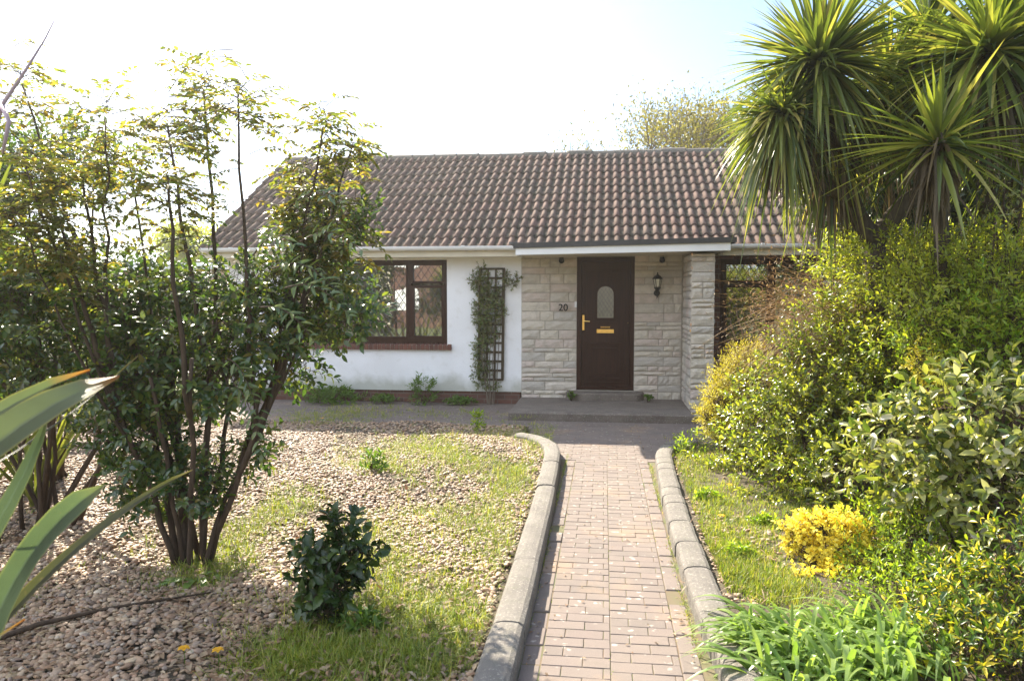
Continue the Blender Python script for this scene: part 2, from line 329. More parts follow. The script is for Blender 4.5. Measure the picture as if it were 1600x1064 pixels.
# garden beds (uneven soil under the gravel and the planting)
def kerb_in_L(y):  return -.40-.03*max(0, (y-6))/2
def bed(name, x0, x1, y0, y1, z, clip=None):
    nx, ny = 60, 60; X, Y_ = np.meshgrid(np.linspace(x0, x1, nx), np.linspace(y0, y1, ny)); Z = z+.018*np.sin(X*2.3+1)*np.cos(Y_*1.9)+.012*np.sin(X*5+Y_*4)
    if clip: X = clip(X, Y_)
    V = np.stack([X, Y_, Z], -1).reshape(-1, 3); i = np.arange(nx-1)[None]+np.arange(ny-1)[:, None]*nx; i = i.reshape(-1, 1)
    return tag(obj(name, (V, np.concatenate([i+[0, 1, nx+1, nx]])), M['soil'], smooth=True), kind='structure')
def clipL(X, Y_):
    lim = np.where(Y_ > 8.1, -.62-(np.clip(Y_-8.1, 0, .8)/.8)**1.5*.35, -.56); return np.minimum(X, lim)
def clipR(X, Y_):
    lim = np.where(Y_ > 8.0, .66+(np.clip(Y_-8.0, 0, .8)/.8)**1.5*.45, .66); return np.maximum(X, lim)
bed('gravel_bed_soil', -9, -.5, 1.5, 9.75, .05, clipL); bed('planting_bed_soil', .6, 9, 1.5, 8.75, .05, clipR)

# ---------------- paving ----------------
def paver_mesh(regions):
    mb = MB()
    for (x0, x1, y0, y1, ok) in regions:
        r = 0; y = y0
        while y < y1:
            off = (r % 2)*.1; x = x0-off
            while x < x1:
                a, c_ = max(x, x0), min(x+.2, x1)
                if c_-a > .03 and (ok is None or ok((a+c_)/2, y+.05)):
                    z = .0+random.gauss(0, .0008); R_ = Matrix.Rotation(random.gauss(0, .006), 3, 'X')@Matrix.Rotation(random.gauss(0, .005), 3, 'Y')@Matrix.Rotation(random.gauss(0, .014), 3, 'Z')
                    mb.cbox(((a+c_)/2, y+.05, z-.02), (c_-a)/2-.0018, .0483, .02, .0025, R_)
                x += .2
            y += .1; r += 1
    return mb
mid = .045
front = lambda x, y: y < 8.2 or True
pm = paver_mesh([(-.29, mid, -1.5, 8.0, None), (mid, .38, -1.53, 8.0, None), (-7.5, -.94, 9.8, 12, None), (-.94, 1.3, 8.0, 10.45, lambda x, y: not (y < 9.75 and (x < -.62-(y-8.1)*.42 if y > 8.1 else x < -.45))), (1.3, 6, 8.75, 10.95, None), (1.6, 6, 10.95, 12, None)])
for xe in (-.34, .43):
    y = -1.5
    while y < 8.0:
        pm.cbox((xe, y+.1, -.02+random.gauss(0, .003)), .047, .097, .02, .005, Matrix.Rotation(random.gauss(0, .01), 3, 'Z')); y += .2
tag(obj('path', pm, M['paver']), kind='structure')
# sand bed with moss in the joints
m, t, b = newmat('joint_sand'); c = ramp(t, noise(t, 4, 6), [(.15, .10, .065), (.13, .11, .06), (.08, .11, .03)], [.35, .52, .68]); t.links.new(c, b.inputs['Base Color']); b.inputs['Roughness'].default_value = .95
tag(obj('path_joint_sand', MB().add([(-.6, -1.5, -.0045), (.66, -1.5, -.0045), (.66, 8.05, -.0045), (-.6, 8.05, -.0045), (-7.5, 8.05, -.0045), (6, 8.05, -.0045), (6, 12, -.0045), (-7.5, 12, -.0045)], [(0, 1, 2, 3), (4, 5, 6, 7)]), m), kind='structure')

# kerbs: rounded concrete edging blocks following a bent line
def kerb(name, pts, wid, blk, h=.115):
    pts = np.array(pts, float); seg = np.linalg.norm(np.diff(pts, axis=0), axis=1); s = np.concatenate([[0], np.cumsum(seg)]); mb = MB()
    def P(u): return np.array([np.interp(u, s, pts[:, 0]), np.interp(u, s, pts[:, 1])])
    u = 0; prof = [(-.5, 0), (-.5, .62), (-.47, .80), (-.36, .93), (-.15, .99), (.1, 1), (.32, .97), (.45, .86), (.5, .66), (.5, 0)]
    while u < s[-1]-.02:
        e = min(u+blk, s[-1]); n = 7; rows = []; dz = random.gauss(0, .004); dx = random.gauss(0, .003)
        for i in range(n):
            q = u+.003+(e-u-.006)*i/(n-1); p = P(q); d = P(q+.02)-P(q-.02); d /= np.linalg.norm(d)+1e-9; nn = np.array([d[1], -d[0]])
            k = .982 if i in (0, n-1) else 1
            rows.append([(p[0]+nn[0]*(a*wid*(.97 if k < 1 else 1)+dx), p[1]+nn[1]*(a*wid+dx), -.03 if b_ == 0 else h*b_*k+dz) for a, b_ in prof])
        m_ = len(prof); V = [q for r_ in rows for q in r_]; f = [(i*m_+j, i*m_+j+1, (i+1)*m_+j+1, (i+1)*m_+j) for i in range(n-1) for j in range(m_-1)]
        f += [tuple(range(m_))[::-1], tuple((n-1)*m_+j for j in range(m_))]
        mb.add(V, f); u = e
    o = obj(name, mb, M['kerb'], smooth=False); return tag(o, kind='structure')
kerb('kerb_left', [(-.49, 0), (-.475, 3.1), (-.475, 4.2), (-.485, 5.7), (-.50, 7.0), (-.525, 7.8), (-.57, 8.2), (-.66, 8.5), (-.82, 8.75), (-1.02, 8.9)], .175, .92, .125)
kerb('kerb_right', [(.66, 1.5), (.625, 3.5), (.585, 4.3), (.575, 5.4), (.585, 6.3), (.61, 7.3), (.64, 8.0), (.70, 8.35), (.82, 8.6), (1.05, 8.75)], .175, .24, .115)

# ---------------- gravel (stuff; points instanced by geometry nodes) ----------------
def gravel(name, P, size, mat):
    n = len(P); me = bpy.data.meshes.new(name); me.vertices.add(n); me.vertices.foreach_set('co', P.astype(np.float32).ravel())
    a = me.attributes.new('rot', 'FLOAT_VECTOR', 'POINT'); a.data.foreach_set('vector', np.stack([rng.normal(0, .25, n), rng.normal(0, .25, n), rng.uniform(0, 6.28, n)], 1).astype(np.float32).ravel())
    a = me.attributes.new('scl', 'FLOAT_VECTOR', 'POINT'); s = size[:, None]*np.stack([rng.uniform(.85, 1.35, n), rng.uniform(.7, 1.05, n), rng.uniform(.4, .7, n)], 1); a.data.foreach_set('vector', s.astype(np.float32).ravel())
    a = me.attributes.new('shade', 'FLOAT', 'POINT'); a.data.foreach_set('value', rng.uniform(0, 1, n).astype(np.float32))
    o = bpy.data.objects.new(name, me); C.objects.link(o); me.materials.append(mat)
    ng = bpy.data.node_groups.new(name+'_nodes', 'GeometryNodeTree'); ng.interface.new_socket('Geometry', in_out='INPUT', socket_type='NodeSocketGeometry'); ng.interface.new_socket('Geometry', in_out='OUTPUT', socket_type='NodeSocketGeometry')
    gi = ng.nodes.new('NodeGroupInput'); go = ng.nodes.new('NodeGroupOutput'); ip = ng.nodes.new('GeometryNodeInstanceOnPoints'); ico = ng.nodes.new('GeometryNodeMeshIcoSphere'); ico.inputs['Radius'].default_value = 1; ico.inputs['Subdivisions'].default_value = 3
    ss = ng.nodes.new('GeometryNodeSetShadeSmooth'); sm = ng.nodes.new('GeometryNodeSetMaterial'); sm.inputs['Material'].default_value = mat
    sp = ng.nodes.new('GeometryNodeSetPosition'); nn = ng.nodes.new('ShaderNodeTexNoise'); nn.inputs['Scale'].default_value = 1.1
    sb = ng.nodes.new('ShaderNodeVectorMath'); sb.operation = 'MULTIPLY_ADD'; sb.inputs[1].default_value = (.5,)*3; sb.inputs[2].default_value = (-.25,)*3
    l = ng.links.new; l(nn.outputs['Color'], sb.inputs[0]); l(sb.outputs[0], sp.inputs['Offset'])
    ra = ng.nodes.new('GeometryNodeInputNamedAttribute'); ra.data_type = 'FLOAT_VECTOR'; ra.inputs[0].default_value = 'rot'
    sa = ng.nodes.new('GeometryNodeInputNamedAttribute'); sa.data_type = 'FLOAT_VECTOR'; sa.inputs[0].default_value = 'scl'
    e2r = ng.nodes.new('FunctionNodeEulerToRotation')
    l(gi.outputs[0], ip.inputs['Points']); l(ico.outputs[0], sp.inputs[0]); l(sp.outputs[0], ss.inputs[0]); l(ss.outputs[0], sm.inputs[0]); l(sm.outputs[0], ip.inputs['Instance'])
    l(ra.outputs[0], e2r.inputs[0]); l(e2r.outputs[0], ip.inputs['Rotation']); l(sa.outputs[0], ip.inputs['Scale']); l(ip.outputs[0], go.inputs[0])
    md = o.modifiers.new('pebbles', 'NODES'); md.node_group = ng; return o
def m_pebble():
    m, t, b = newmat('pebble'); a = N(t, 'ShaderNodeAttribute', attribute_name='shade'); a.attribute_type = 'INSTANCER'
    c = ramp(t, a.outputs['Fac'], [(.36, .23, .135), (.22, .13, .075), (.46, .34, .21), (.37, .22, .13), (.25, .19, .145), (.42, .28, .165), (.17, .11, .07), (.52, .42, .30)])
    c = mix(t, .3, c, ramp(t, noise(t, 1.6, 4), [(.6,)*3, (1.3,)*3]), 'MULTIPLY'); t.links.new(c, b.inputs['Base Color']); b.inputs['Roughness'].default_value = .6; return m
MP = m_pebble()
def scatter(x0, x1, y0, y1, n, z0, dz, ok):
    P = np.stack([rng.uniform(x0, x1, n), rng.uniform(y0, y1, n), z0+rng.uniform(0, dz, n)], 1); P[:, 2] += .018*np.sin(P[:, 0]*2.3+1)*np.cos(P[:, 1]*1.9)+.012*np.sin(P[:, 0]*5+P[:, 1]*4); return P[ok(P[:, 0], P[:, 1])]
def okL(x, y): return x < np.where(y > 8.1, -.66-(np.clip(y-8.1, 0, .8)/.8)**1.5*.35, -.585)
def okR(x, y): return x > np.where(y > 8.0, .74+(np.clip(y-8., 0, .8)/.8)**1.5*.45, .70)
P = np.concatenate([scatter(-7.5, -.56, 1.8, 9.75, 90000, .048, .02, okL), scatter(-4.2, -.56, 2.2, 5.5, 14000, .054, .02, okL)]); P = P[(np.sin(P[:, 0]*2.1+1.3)*np.cos(P[:, 1]*1.7+.4)+.6*np.sin(P[:, 0]*5.3+P[:, 1]*3.1)+rng.normal(0, .8, len(P))) > -.75]
tag(gravel('gravel', P, np.clip(rng.lognormal(-4.32, .26, len(P)), .006, .026), MP), 'rounded tan and grey pebbles spread over the left bed', 'gravel', kind='stuff')
P = scatter(.68, 4, 3, 8.7, 9000, .05, .015, okR); P = P[(np.sin(P[:, 0]*3.1)+np.cos(P[:, 1]*2.2+1)+rng.normal(0, .5, len(P))) > .2]
tag(gravel('gravel', P, rng.uniform(.009, .018, len(P)), MP), 'sparse pebbles among grass in the right bed', 'gravel', kind='stuff')
exec_after = []

# ---------------- the bungalow ----------------
FY = 12.0; XL, XR = -6.3, 6.4; YB = 18.1; PITCH = R(30.4); EY, EZ = 11.56, 2.49; RY = 15.05; TP = math.tan(PITCH)
house = thing('bungalow', 'white rendered bungalow with brown tiled roof, stone porch and dark door', 'house', (0, FY, 0))
def roofz(y): return EZ+(y-EY)*TP if y <= RY else EZ+(2*RY-EY-y)*TP
W1 = (-5.35, -2.54, .98, 2.34); W2 = (1.80, 4.6, .95, 2.33)
mb = MB()
mb.box(XL, W1[0], FY, FY+.28, .2, 2.44).box(W1[1], -1.32, FY, FY+.28, .2, 2.44).box(W1[0], W1[1], FY, FY+.28, .2, W1[2]-.09)
mb.box(W1[0], W1[1], FY+.004, FY+.28, W1[3], 2.44)
mb.box(XL, XL+.28, FY+.28, YB, .2, 2.44).box(XL+.28, XR, YB-.28, YB, .2, 2.44)
for xa in (XL, XR-.28): mb.prism([(0, 0), (YB-FY, 0), ((YB-FY)/2, (YB-FY)/2*TP)], (xa, FY, 2.44), (0, 1, 0), (0, 0, 1), (1, 0, 0), .28)
obj('wall', mb, M['render'], house)
for args in ((XL+.02, -1.34, FY+.022, FY+.26, -.1, .2), (1.36, W2[0], FY+.03, FY+.28, -.1, 2.44), (W2[0], W2[1], FY+.03, FY+.28, -.1, W2[2]-.09), (W2[1], XR, FY+.03, FY+.28, -.1, 2.44), (W2[0], W2[1], FY+.034, FY+.28, W2[3], 2.44), (XR-.28, XR, FY+.28, YB, -.1, 2.44), (XL+.02, XL+.26, FY+.26, YB, -.1, .2)): obj('brick_wall', MB().box(*args), M['brick'], house)
#mb = MB(); mb.box(XL+.02, -1.34, FY+.022, FY+.26, -.1, .2).box(1.36, W2[0], FY+.03, FY+.28, -.1, 2.44).box(W2[0], W2[1], FY+.03, FY+.28, -.1, W2[2]-.09).box(W2[1], XR, FY+.03, FY+.28, -.1, 2.44).box(W2[0], W2[1], FY+.034, FY+.28, W2[3], 2.44).box(XR-.28, XR, FY+.28, YB, -.1, 2.44).box(XL+.02, XL+.26, FY+.26, YB, -.1, .2)
# stone cladding: individual split stones laid on a mortar backing
def stones(mb, p0, U, Nn, wdt, z0, z1, holes=(), proud=.022):
    p0 = np.array(p0, float); U = np.array(U, float); Nn = np.array(Nn, float); z = z0
    while z < z1-.03:
        h = random.choice([.065, .085, .11, .14, .15, .07]); h = min(h, z1-z);
        if z1-(z+h) < .04: h = z1-z
        # free spans in this course
        cuts = [0, wdt]
        spans = [(0, wdt)]
        for (a, b_, c_, d_) in holes:
            if z+h > c_+.01 and z < d_-.01:
                ns = []
                for s0, s1 in spans:
                    if b_ <= s0 or a >= s1: ns.append((s0, s1))
                    else:
                        if a > s0: ns.append((s0, a))
                        if b_ < s1: ns.append((b_, s1))
                spans = ns
        for s0, s1 in spans:
            u = s0
            while u < s1-.001:
                l = random.choice([.16, .22, .3, .38, .46]) if h > .08 else random.choice([.2, .34, .5]); e = u+l
                if s1-e < .1: e = s1
                pr = proud+random.uniform(-.007, .008); j = .006
                nx, nz_ = 4, 3; V = []
                for jz in range(nz_+1):
                    for ix in range(nx+1):
                        a = u+j+(e-u-2*j)*ix/nx; c_ = z+j+(h-2*j)*jz/nz_; edge = ix in (0, nx) or jz in (0, nz_)
                        o_ = pr*(.45 if edge else 1)+random.uniform(-.005, .007)*(.4 if edge else 1)
                        V.append(p0+U*a+Nn*o_+np.array([0, 0, c_]))
                k = nx+1; f = [(r_*k+i, r_*k+i+1, (r_+1)*k+i+1, (r_+1)*k+i) for r_ in range(nz_) for i in range(nx)]
                b0 = len(V)
                rim = [i for i in range(k)]+[r_*k+nx for r_ in range(1, nz_+1)]+[nz_*k+i for i in range(nx-1, -1, -1)]+[r_*k for r_ in range(nz_-1, 0, -1)]
                for i in rim:
                    q = np.array(V[i]); q = q-Nn*((q-p0)@Nn); V.append(q)
                m_ = len(rim); f += [(rim[i], b0+i, b0+(i+1) % m_, rim[(i+1) % m_]) for i in range(m_)]
                mb.add(V, f); u = e
        z += h
DX0, DX1, DZ0, DZ1 = -.43, .475, .26, 2.37
mb = MB(); mb.box(-1.32, DX0, FY, FY+.28, -.1, 2.44).box(DX1, 1.36, FY, FY+.28, -.1, 2.44).box(DX0, DX1, FY, FY+.28, -.1, DZ0-.01).box(DX0, DX1, FY+.003, FY+.28, DZ1, 2.44).box(1.245, 1.55, 10.96, FY-.001, -.1, 2.36)
obj('mortar_backing', mb, M['mortar'], house)
for xa, wd_ in ((-1.32, DX0+1.32), (DX1, 1.21-DX1)):
    mb = MB(); stones(mb, (xa, FY, 0), (1, 0, 0), (0, -1, 0), wd_, .02, 2.44); obj('stone_cladding', mb, M['stone'], house)
pier = MB(); stones(pier, (1.245, FY, 0), (0, -1, 0), (-1, 0, 0), 1.04, .0, 2.36); stones(pier, (1.235, 10.96, 0), (1, 0, 0), (0, -1, 0), .33, .0, 2.36, proud=.024); stones(pier, (1.55, 10.96, 0), (0, 1, 0), (1, 0, 0), 1.02, 0, 2.36)
obj('stone_pier', pier, M['stone'], house)

# roof: interlocking double-roll tiles, one sheet per course with a real step
pitch = .15; nx = int((XR+.24-(XL-.24))/pitch)*8; X = (XL-.24)+np.arange(nx+1)*pitch/8
u = (X/pitch) % 1.0
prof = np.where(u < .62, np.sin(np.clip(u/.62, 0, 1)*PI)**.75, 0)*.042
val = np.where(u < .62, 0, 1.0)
gauge = .345; SL = (RY-EY)/math.cos(PITCH); nr = int(round(SL/gauge)); gauge = SL/nr
Vs = []; Qs = []; Tl = []; Vl = []; n0 = 0
tile_id = np.floor(X[:-1]/.30)
for side in (0, 1):
    for r_ in range(nr):
        rows = []
        for s_, lift, drop in ((r_*gauge-.012, .006, .022), (r_*gauge-.012, .034, 0), (r_*gauge-.006, .040, 0), ((r_+.5)*gauge, .026, 0), ((r_+1)*gauge+.03, .008, 0)):
            nlift = lift+prof*(1.0)-drop
            jit = rng.normal(0, .0015, nx+1)
            y = EY+s_*math.cos(PITCH)-nlift*math.sin(PITCH); z = EZ+s_*math.sin(PITCH)+(nlift+jit*0)*math.cos(PITCH)
            if side: y = 2*RY-y
            rows.append(np.stack([X, y, z], 1))
        V = np.concatenate(rows); k = nx+1; i = np.arange(nx)
        for a in range(4):
            q = np.stack([a*k+i, a*k+i+1, (a+1)*k+i+1, (a+1)*k+i], 1)+n0
            if side: q = q[:, ::-1]
            Qs.append(q); h = np.sin(tile_id*12.9898+r_*78.233+side*3)*43758.5453; Tl.append(h-np.floor(h)); 
        Vl.append(np.tile(val, 5)); Vs.append(V); n0 += len(V)
V = np.concatenate(Vs); Q = np.concatenate(Qs)
b = base_of(house); V[:, 2] += .010*np.sin(V[:, 0]*1.3+1)*np.sin(V[:, 1]*1.7)+.006*np.sin(V[:, 0]*3.1+V[:, 1]*2); me = mesh_np('roof', V-b, Q, smooth=False)
a = me.attributes.new('tile', 'FLOAT', 'FACE'); a.data.foreach_set('value', np.concatenate(Tl).astype(np.float32))
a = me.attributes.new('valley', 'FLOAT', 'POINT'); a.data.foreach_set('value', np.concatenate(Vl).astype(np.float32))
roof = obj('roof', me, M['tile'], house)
# closed underside so no light leaks through
mb = MB()
mb.add([(XL-.22, EY+.03, EZ-.04), (XR+.22, EY+.03, EZ-.04), (XR+.22, RY, EZ+(RY-EY)*TP-.06), (XL-.22, RY, EZ+(RY-EY)*TP-.06), (XL-.22, 2*RY-EY-.03, EZ-.04), (XR+.22, 2*RY-EY-.03, EZ-.04)], [(0, 1, 2, 3), (3, 2, 5, 4)])
obj('roof_underlay', mb, M['black'], house)
mb = MB(); x = XL-.26
while x < XR+.2:
    e = min(x+.45, XR+.26); zt = EZ+(RY-EY)*TP; dz = random.gauss(0, .010); V = []
    for xx, sc_ in ((x+.004, 1.0), (e-.03, 1.0), (e-.028, 1.07), (e-.002, 1.07)):
        for k in range(9):
            an = PI*k/8; V.append((xx, RY+math.cos(an)*.13*sc_, zt-.05+dz+math.sin(an)*.115*sc_))
    f = [(j*9+k, j*9+k+1, (j+1)*9+k+1, (j+1)*9+k) for j in range(3) for k in range(8)]+[tuple(range(9)), tuple(range(27, 36))[::-1]]
    mb.add(V, f); x = e
mb.box(XL-.25, XR+.25, RY-.10, RY+.10, zt-.07, zt+.02)
obj('ridge', mb, M['ridge'], roof)
# gutters, fascia, soffit
def gutter(x0, x1, y, z, r=.058, par=house):
    mb = MB(); V = []
    for x in (x0, x1):
        for rr, z0 in ((r, 0), (r-.008, 0)):
            ks = range(11) if rr == r else range(10, -1, -1)
            for k in ks:
                an = PI+PI*k/10; V.append((x, y+math.cos(an)*rr, z+math.sin(an)*rr*1.15))
    f = [(i, (i+1) % 22, 22+(i+1) % 22, 22+i) for i in range(22)]+[tuple(range(22))[::-1], tuple(range(22, 44))]
    mb.add(V, f); x = x0+.5
    while x < x1:
        mb.box(x, x+.045, y-r-.006, y+r-.002, z-.012, z+.008); x += 1.9
    o = obj('gutter', mb, M['pvc'], par); return o
gutter(XL-.2, -1.30, EY-.045, EZ+.035); gutter(1.80, XR+.2, EY-.045, EZ+.035)
for a, c_ in ((XL-.2, -1.285), (1.765, XR+.2)): obj('fascia', MB().box(a, c_, EY+.022, EY+.042, EZ-.125, EZ+.03), M['cream'], house)
for a, c_ in ((XL-.2, -1.33), (1.7, XR+.2)): obj('soffit', MB().box(a, c_, EY+.042, FY-.002, EZ-.115, EZ-.10), M['cream'], house)
for xa in (XL-.225, XR+.195):
    mb = MB(); mb.prism([(0, 0), (0, -.16), ((RY-EY), (RY-EY)*TP-.16), (2*(RY-EY), -.16), (2*(RY-EY), 0), (RY-EY, (RY-EY)*TP)], (xa, EY+.01, EZ-.03), (0, 1, 0), (0, 0, 1), (1, 0, 0), .025)
    obj('bargeboard', mb, M['pvc'], house)
# flat porch canopy that drains to the left
def slab_lr(mb, x0, x1, y0, y1, zl0, zl1, zr0, zr1):
    return mb.add([(x0, y0, zl0), (x1, y0, zr0), (x1, y1, zr0), (x0, y1, zl0), (x0, y0, zl1), (x1, y0, zr1), (x1, y1, zr1), (x0, y1, zl1)], [(3, 2, 1, 0), (4, 5, 6, 7), (0, 1, 5, 4), (1, 2, 6, 5), (2, 3, 7, 6), (3, 0, 4, 7)])
CY = 10.76
can = obj('canopy', slab_lr(MB(), -1.30, 1.82, CY-.03, 11.75, 2.44, 2.515, 2.50, 2.575), M['black'], house)
mb = slab_lr(MB(), -1.27, 1.74, CY-.005, CY+.02, 2.345, 2.444, 2.39, 2.504); mb.box(1.72, 1.742, CY+.021, 11.55, 2.392, 2.50); mb.box(-1.27, -1.25, CY+.021, 11.5, 2.346, 2.443)
obj('canopy_fascia', mb, M['pvc'], house)
obj('canopy_soffit', slab_lr(MB(), -1.248, 1.718, CY+.022, FY-.03, 2.365, 2.38, 2.40, 2.415), M['cream'], house)
obj('canopy_flashing', MB().box(-1.36, -1.24, CY-.02, 11.6, 2.50, 2.53), M['lead'], house)

# windows
def window(spec, y, lights, sill=True, curtains=(), mull=()):
    x0, x1, z0, z1 = spec; fr = MB(); t_ = .055; ya, yb = y+.02, y+.09
    for xm in mull: fr.box(xm-.03, xm+.03, ya+.001, yb-.001, z0+.075, z1-t_)
    fr.box(x0, x1, ya, yb, z0, z0+.075).box(x0, x1, ya, yb, z1-t_, z1).box(x0, x0+t_, ya, yb, z0+.075, z1-t_).box(x1-t_, x1, ya, yb, z0+.075, z1-t_)
    root = obj('window', fr, M['brown'], house); panes = []
    for (a, b_, c_, d_, thick) in lights:
        s = MB(); q = thick; yy0 = ya-.012
        s.box(a, b_, yy0, yb-.01, c_, c_+q).box(a, b_, yy0, yb-.01, d_-q, d_).box(a, a+q, yy0, yb-.01, c_+q, d_-q).box(b_-q, b_, yy0, yb-.01, c_+q, d_-q)
        obj('casement', s, M['brown'], root); A, B_, C_, D_ = a+q-.005, b_-q+.005, c_+q-.005, d_-q+.005
        g_ = MB(); g_.box(A, B_, ya+.028, ya+.034, C_, D_); obj('pane', g_, M['glass'], root)
        ld = MB(); dxs = .115; slope = 1.45; wd_, ht = B_-A, D_-C_
        for sgn in (1, -1):
            k = -int(ht/slope/dxs)-2
            while k*dxs < wd_+ht/slope+.2:
                xa = A+k*dxs if sgn > 0 else B_-k*dxs
                pts = []
                # clip line x = xa + sgn*t/slope, z = C_+t
                t0, t1 = 0., ht; 
                lo, hi_ = (A-xa)*sgn*slope, (B_-xa)*sgn*slope
                if lo > hi_: lo, hi_ = hi_, lo
                t0, t1 = max(t0, lo), min(t1, hi_)
                if t1-t0 > .02:
                    p, q_ = np.array((xa+sgn*t0/slope, 0, C_+t0)), np.array((xa+sgn*t1/slope, 0, C_+t1)); n_ = np.array((-(q_-p)[2], 0, (q_-p)[0])); n_ = n_/np.linalg.norm(n_)*.0035
                    yq = ya+.022+(.0005 if sgn > 0 else 0)
                    ld.add([p-n_+[0, yq, 0], p+n_+[0, yq, 0], q_+n_+[0, yq, 0], q_-n_+[0, yq, 0], p-n_+[0, yq+.005, 0], p+n_+[0, yq+.005, 0], q_+n_+[0, yq+.005, 0], q_-n_+[0, yq+.005, 0]], [(0, 1, 2, 3), (7, 6, 5, 4), (0, 4, 5, 1), (2, 6, 7, 3), (1, 5, 6, 2), (3, 7, 4, 0)])
                k += 1
        obj('leading', ld, M['lead'], root)
    for (a, b_, dep) in curtains:
        n = 60; xs = np.linspace(a, b_, n); V = []
        for z in (z0-.02, (z0+z1)/2, z1): V += [(x, y+dep+.03*math.sin(x*52+z)+.012*math.sin(x*131), z) for x in xs]
        V = np.array(V); i = np.arange(n-1)[None]+np.arange(2)[:, None]*n; i = i.reshape(-1, 1)
        obj('curtain', (V, np.concatenate([i+[0, 1, n+1, n]])), M['curtain'], root, smooth=True)
    if sill:
        s = MB(); x = x0-.03
        while x < x1+.02:
            s.cbox((x+.0345, y+.02, z0-.052), .0305, .085, .042, .006, Matrix.Rotation(R(9), 3, 'X')@Matrix.Rotation(random.gauss(0, .01), 3, 'Z')); x += .073
        obj('sill', s, M['sillbrick'], root); obj('sill_bed', MB().box(x0-.03, x1+.03, y-.045, y+.1, z0-.092, z0-.022), M['mortar'], root)
    return root
m, t, b = newmat('sill_brick'); t.links.new(mix(t, .5, ramp(t, island(t), [(.17, .07, .05), (.12, .055, .04), (.21, .085, .055)]), ramp(t, noise(t, 30, 4), [(.5,)*3, (1.4,)*3]), 'MULTIPLY'), b.inputs['Base Color']); b.inputs['Roughness'].default_value = .85; M['sillbrick'] = m
x0, x1, z0, z1 = W1
window(W1, FY, [(x0+.055, -4.72, z0+.075, z1-.055, .04), (-4.66, -3.20, z0+.075, z1-.055, .03), (-3.14, x1-.05, z0+.075, 1.93, .045), (-3.14, x1-.05, 1.96, z1-.055, .035)], curtains=[(-3.05, -2.62, .22), (-5.3, -4.9, .22)], mull=(-4.69, -3.17))

x0, x1, z0, z1 = W2
window(W2, FY+.03, [(x0+.055, 2.55, z0+.075, 1.93, .045), (x0+.055, 2.55, 1.96, z1-.055, .035), (2.6, 3.95, z0+.075, z1-.055, .03)], curtains=[(1.85, 2.2, .25)], mull=(2.575, 3.98))
obj('room_wall', MB().box(XL+.3, XR-.3, FY+3.4, FY+3.5, 0, 2.4).box(-1.9, -1.8, FY+.29, FY+3.39, 0, 2.4).box(1.05, 1.15, FY+.29, FY+3.39, 0, 2.4), M['room'], house)
obj('ceiling', MB().box(XL+.3, XR-.3, FY+.3, YB-.3, 2.42, 2.45), M['room'], house)

# front door
fr = MB(); ya = FY+.05
fr.box(DX0, DX0+.065, FY-.005, FY+.10, DZ0, DZ1).box(DX1-.065, DX1, FY-.005, FY+.10, DZ0, DZ1).box(DX0+.065, DX1-.065, FY-.005, FY+.10, DZ1-.065, DZ1).box(DX0+.065, DX1-.065, FY-.005, FY+.10, DZ0, DZ0+.05)
door = obj('door', fr, M['brown'], house)
a0, a1, c0, c1 = DX0+.068, DX1-.068, DZ0+.053, DZ1-.068; cx = (a0+a1)/2-.0
def arch(hw, zb, zs, n=12):
    return [(-hw, zb), (hw, zb)]+[(hw*math.cos(PI*k/n), zs+hw*math.sin(PI*k/n)) for k in range(n+1)]
lf = MB(); y0 = FY+.03
# leaf with an arched opening: ring of quads between an outer rectangle and the arch
zb, zs, hw = 1.40, 1.78, .135
ar = [(cx-hw, zb), (cx+hw, zb)]+[(cx+hw*math.cos(PI*k/12), zs+hw*math.sin(PI*k/12)) for k in range(13)]
inner = [(cx+hw, zb), (cx+hw, zs)]+[(cx+hw*math.cos(PI*k/12), zs+hw*math.sin(PI*k/12)) for k in range(1, 12)]+[(cx-hw, zs), (cx-hw, zb)]
outer = [(a1, c0), (a1, zs)]+[(a1, c1) if k < 4 else ((cx+(a1-cx)*(6-k)/2, c1) if k < 9 else (a0, c1)) for k in range(1, 12)]+[(a0, zs), (a0, c0)]
for k in range(1, 12): 
    t_ = k/12
    if t_ < 1/3: outer[1+k] = (a1, zs+(c1-zs)*t_*3)
    elif t_ <= 2/3: outer[1+k] = (a1+(a0-a1)*(t_-1/3)*3, c1)
    else: outer[1+k] = (a0, c1+(zs-c1)*(t_-2/3)*3)
n = len(inner)
V = [(x, y0, z) for x, z in inner+outer]+[(x, y0+.04, z) for x, z in inner+outer]
f = [(i, i+1, n+i+1, n+i) for i in range(n-1)]+[(2*n+i+1, 2*n+i, 3*n+i, 3*n+i+1) for i in range(n-1)]+[(i+1, i, 2*n+i, 2*n+i+1) for i in range(n-1)]+[(n-1, 0, n, 2*n-1), (0, n-1, 3*n-1, 2*n), (2*n, 3*n-1, 4*n-1, 3*n)]
lf.add(V, f); obj('door_leaf', lf, M['brown'], door)
mo = MB()
def ring(inn, outr, yy, dep):
    n = len(inn); V = [(x, yy, z) for x, z in inn]+[(x, yy, z) for x, z in outr]+[(x, yy+dep, z) for x, z in inn]+[(x, yy+dep, z) for x, z in outr]
    mo.add(V, [(i, (i+1) % n, n+(i+1) % n, n+i) for i in range(n)]+[((i+1) % n, i, 2*n+i, 2*n+(i+1) % n) for i in range(n)]+[(n+i, n+(i+1) % n, 3*n+(i+1) % n, 3*n+i) for i in range(n)])
def archpts(h_, zb_, zs_): return [(cx-h_, zb_), (cx+h_, zb_), (cx+h_, zs_)]+[(cx+h_*math.cos(PI*k/14), zs_+h_*math.sin(PI*k/14)) for k in range(1, 14)]+[(cx-h_, zs_)]
ring(archpts(.128, zb-.0+.006, zs), archpts(.155, zb-.025, zs), y0-.018, .018)
